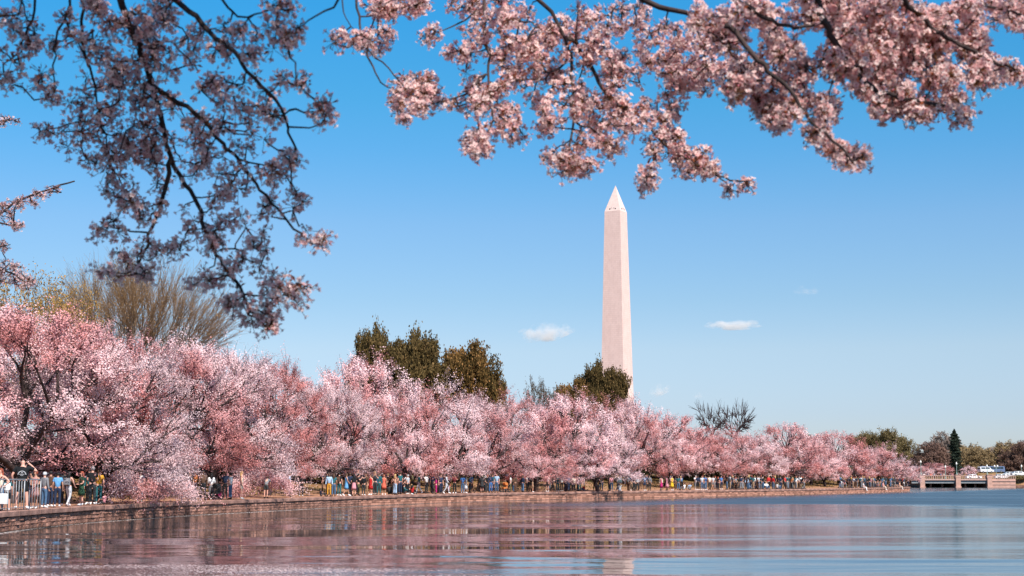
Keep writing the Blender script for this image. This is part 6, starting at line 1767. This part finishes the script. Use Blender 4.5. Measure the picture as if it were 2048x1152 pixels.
for px, t, b, lab in ((1718, 'light grey', 'white', 'person in light grey sitting on the wall with white trousered legs over the water'), (1756, 'pink', 'cream', 'person in pink sitting with legs over the wall edge'), (1788, 'peach', 'cream', 'person in peach sitting over the wall edge nearest its end')):
    p = behind_wall(px, 0.0); 
    q = p[0] * QAX[0] + p[1] * QAX[1]
    i_ = int(np.argmin(np.abs(WALLC[:, 0] / WALLC[:, 1] - p[0] / p[1]))); pp, a = wall_at(ARC[i_])
    nx, ny = math.sin(a), -math.cos(a)
    person((pp[0] - nx * 0.12, pp[1] - ny * 0.12, 0.80), math.atan2(ny, nx) - math.pi / 2, 1.72, 'edge', ('tshirt', t), ('trousers', b), ('long', 'brown'), label=lab, group='people sitting on the wall edge')
# people on the bridge
for i, px in enumerate([1848, 1855, 1862, 1869, 1875, 1882, 1888, 1900, 1906, 1930, 1957]):
    p = P(px, 960, 416 + 2.5 + (i % 3) * 1.6)
    t = ['white', 'navy', 'coral', 'light grey', 'black', 'pale blue', 'cream', 'teal', 'pink', 'mustard', 'orange'][i]
    person((p[0], 418.5 + (i % 3) * 1.6, 2.19), rp.uniform(0, 6.28), 1.72, 'stand', ('tshirt', t), ('trousers', 'charcoal'), ('short', 'black'), label=f'person in a {t} top crossing the bridge behind its railing', group='people on the bridge')

# stroller
def stroller(px, back, colr, lab, rz):
    E = empty('stroller', ploc(px, back), rz, (0.78, 0.78, 0.82)); tag(E, lab, 'stroller')
    m = MB().prism([(-.25, .45), (.30, .42), (.36, .62), (-.05, .62), (-.30, .80)], -.22, .22); m.build('seat', cmat(colr), E)
    pts = [( -.32 + .0, .80), (-.34, 1.02), (-.22, 1.16), (0, 1.20), (.18, 1.10), (.02, .86)]
    MB().prism(pts, -.24, .24).build('canopy', cmat(colr), E)
    for s_ in (-1, 1):
        MB().tube([(s_ * .24, -.62, 1.0), (s_ * .24, -.2, .65), (s_ * .24, .42, .14)], [.014] * 3, 6).build('frame', pmat('frame_grey', (.2, .2, .22), .4, metal=.6), E)
        MB().tube([(s_ * .24, .1, .48), (s_ * .26, -.32, .14)], [.014] * 2, 6).build('leg', MATS['frame_grey'], E)
        for y in (-.32, .44):
            MB().tube([(s_ * .25, y, .13), (s_ * .30, y, .13)], [.13, .13], 12).build('wheel', M_tyre, E)
    MB().tube([(-.24, -.62, 1.0), (.24, -.62, 1.0)], [.018] * 2, 6).build('handle', M_tyre, E)
stroller(1010, 1.9, 'orange', 'orange stroller among people in blue on the path', 2.2)
stroller(441, 1.5, 'black', 'black stroller between the white jacket and the magenta sitter', 1.0)

# metal railing at the water's edge
M_rail = pmat('railing_steel', (0.30, 0.31, 0.33), 0.45, 0.1, 5, metal=0.3)
E = empty('metal_railing', (0, 0, 0)); tag(E, 'grey metal railing with thin upright bars on top of the seawall', 'railing')
Yend = 66.6
s_end = float(np.interp(Yend, WALLC[:, 1], ARC)); s0 = float(np.interp(50.0, WALLC[:, 1], ARC))
def rp_(s, z):
    p, a = wall_at(s); nx, ny = math.sin(a), -math.cos(a)
    return (p[0] - nx * 0.10, p[1] - ny * 0.10, z)
for z, nm, rr in ((2.02, 'top_rail', 0.026), (0.90, 'bottom_rail', 0.014)):
    pts = [rp_(s, z) for s in np.arange(s0, s_end + 0.01, 0.5)] + [rp_(s_end, z)]
    MB().tube(pts, [rr] * len(pts), 8).build(nm, M_rail, E, smooth=True)
s = s_end; k = 0
while s > s0:
    nm = 'post' if k % 6 == 0 else 'baluster'
    MB().tube([rp_(s, 0.78), rp_(s, 2.02)], [0.028 if nm == 'post' else 0.013] * 2, 7).build(nm, M_rail, E, smooth=True)
    s -= 0.42; k += 1

# ------------------------------------------------------------------ clouds
def cloud(px0, py0, px1, py1, dens, seed, lab, slant=0.0):
    Y = 5200.0
    a = P(px0, py1, Y); b = P(px1, py0, Y)
    c = (a + b) / 2; hx = (b[0] - a[0]) / 2; hz = (b[2] - a[2]) / 2
    r = rng_(seed); E = None
    import bmesh
    bm = bmesh.new(); bmesh.ops.create_icosphere(bm, subdivisions=3, radius=1.0)
    for v in bm.verts:
        x, y, z = v.co; k = 1 + 0.12 * math.sin(x * 5 + seed) * math.cos(y * 4) ; z2 = z * (1.0 if z > 0 else 0.45)
        v.co = (x * hx * 1.25 * k, y * hx * 0.8 * k, (z2 * 1.25 * k) * hz + slant * x * hz)
    me = bpy.data.meshes.new('cloud'); bm.to_mesh(me); bm.free()
    m = bpy.data.materials.new('cloud_vapour'); m.use_nodes = True; nt = m.node_tree; nt.nodes.clear()
    o = nt.nodes.new('ShaderNodeOutputMaterial'); pv = nt.nodes.new('ShaderNodeVolumePrincipled'); nt.links.new(pv.outputs[0], o.inputs['Volume'])
    pv.inputs['Color'].default_value = (1.0, 0.985, 0.97, 1); pv.inputs['Anisotropy'].default_value = 0.0
    tcn = nt.nodes.new('ShaderNodeTexCoord'); mp = nt.nodes.new('ShaderNodeMapping'); nt.links.new(tcn.outputs['Object'], mp.inputs[0])
    mp.inputs['Scale'].default_value = (1 / hx, 1 / hx, 1 / hz); mp.inputs['Location'].default_value = (0, 0, 0)
    ln = nt.nodes.new('ShaderNodeVectorMath'); ln.operation = 'LENGTH'; nt.links.new(mp.outputs[0], ln.inputs[0])
    nz = nt.nodes.new('ShaderNodeTexNoise'); nz.inputs['Scale'].default_value = 1.9; nz.inputs['Detail'].default_value = 7; nz.noise_dimensions = '4D'; nz.inputs['W'].default_value = seed
    m2 = nt.nodes.new('ShaderNodeMapping'); m2.inputs['Scale'].default_value = (1 / hx, 1 / hx, 0.6 / hz); nt.links.new(tcn.outputs['Object'], m2.inputs[0]); nt.links.new(m2.outputs[0], nz.inputs['Vector'])
    s1 = nt.nodes.new('ShaderNodeMath'); s1.operation = 'MULTIPLY_ADD'; s1.inputs[1].default_value = 4.2; s1.inputs[2].default_value = -1.35; nt.links.new(nz.outputs['Fac'], s1.inputs[0])
    s2 = nt.nodes.new('ShaderNodeMath'); s2.operation = 'SUBTRACT'; nt.links.new(s1.outputs[0], s2.inputs[0]); nt.links.new(ln.outputs['Value'], s2.inputs[1])
    s3 = nt.nodes.new('ShaderNodeMath'); s3.operation = 'MULTIPLY'; s3.use_clamp = False; s3.inputs[1].default_value = dens; 
    s4 = nt.nodes.new('ShaderNodeMath'); s4.operation = 'MAXIMUM'; s4.inputs[1].default_value = 0.0; nt.links.new(s2.outputs[0], s4.inputs[0]); nt.links.new(s4.outputs[0], s3.inputs[0]); nt.links.new(s3.outputs[0], pv.inputs['Density'])
    me.materials.append(m)
    ob = link(bpy.data.objects.new('cloud', me)); ob.location = tuple(c); tag(ob, lab, 'cloud', kind='thing')
cloud(1040, 645, 1142, 694, 0.030, 1, 'brightest small white cloud, between the evergreens and the obelisk', 0.35)
cloud(1415, 640, 1518, 665, 0.030, 2, 'flat white cloud on the open side of the obelisk')
cloud(1296, 768, 1346, 800, 0.020, 3, 'faint slanting cloud wisp low beside the obelisk base', 0.8)
cloud(1384, 784, 1410, 802, 0.014, 4, 'tiny faint cloud puff just above the smaller bare tree')
cloud(1585, 572, 1645, 594, 0.006, 5, 'barely visible high wisp far from the obelisk')

r = rng_(808); n = 26000
y = r.uniform(31, 37.6, n) ; y -= np.abs(r.normal(size=n)) * 0.5; x = r.uniform(-0.36, 0.02, n) * y + r.normal(size=n) * 0.5
k = WaveNoise(5, 0.9)(np.stack([x * 0.4, y * 1.6, x * 0], 1)) + r.normal(size=n) * 0.5 > 0.1
x, y = x[k], y[k]; n = len(x); a = r.uniform(0, 6.28, n); sz = r.uniform(0.012, 0.032, n)[:, None]
C = np.stack([x, y, np.full(n, 0.005)], 1); U = np.stack([np.cos(a), np.sin(a), a * 0], 1) * sz; V = np.stack([-np.sin(a), np.cos(a), a * 0], 1) * sz
v = np.stack([C + U, C + V, C - U, C - V], 1).reshape(-1, 3)
me = np_mesh('floating_petals', v, np.arange(4 * n).reshape(-1, 4), [M_blossom], col=np.tile((0.85, 0.66, 0.66), (4 * n, 1)))
tag(link(bpy.data.objects.new('floating_petals', me)), 'loose drift of fallen petals on the nearest water', 'petals', kind='stuff')
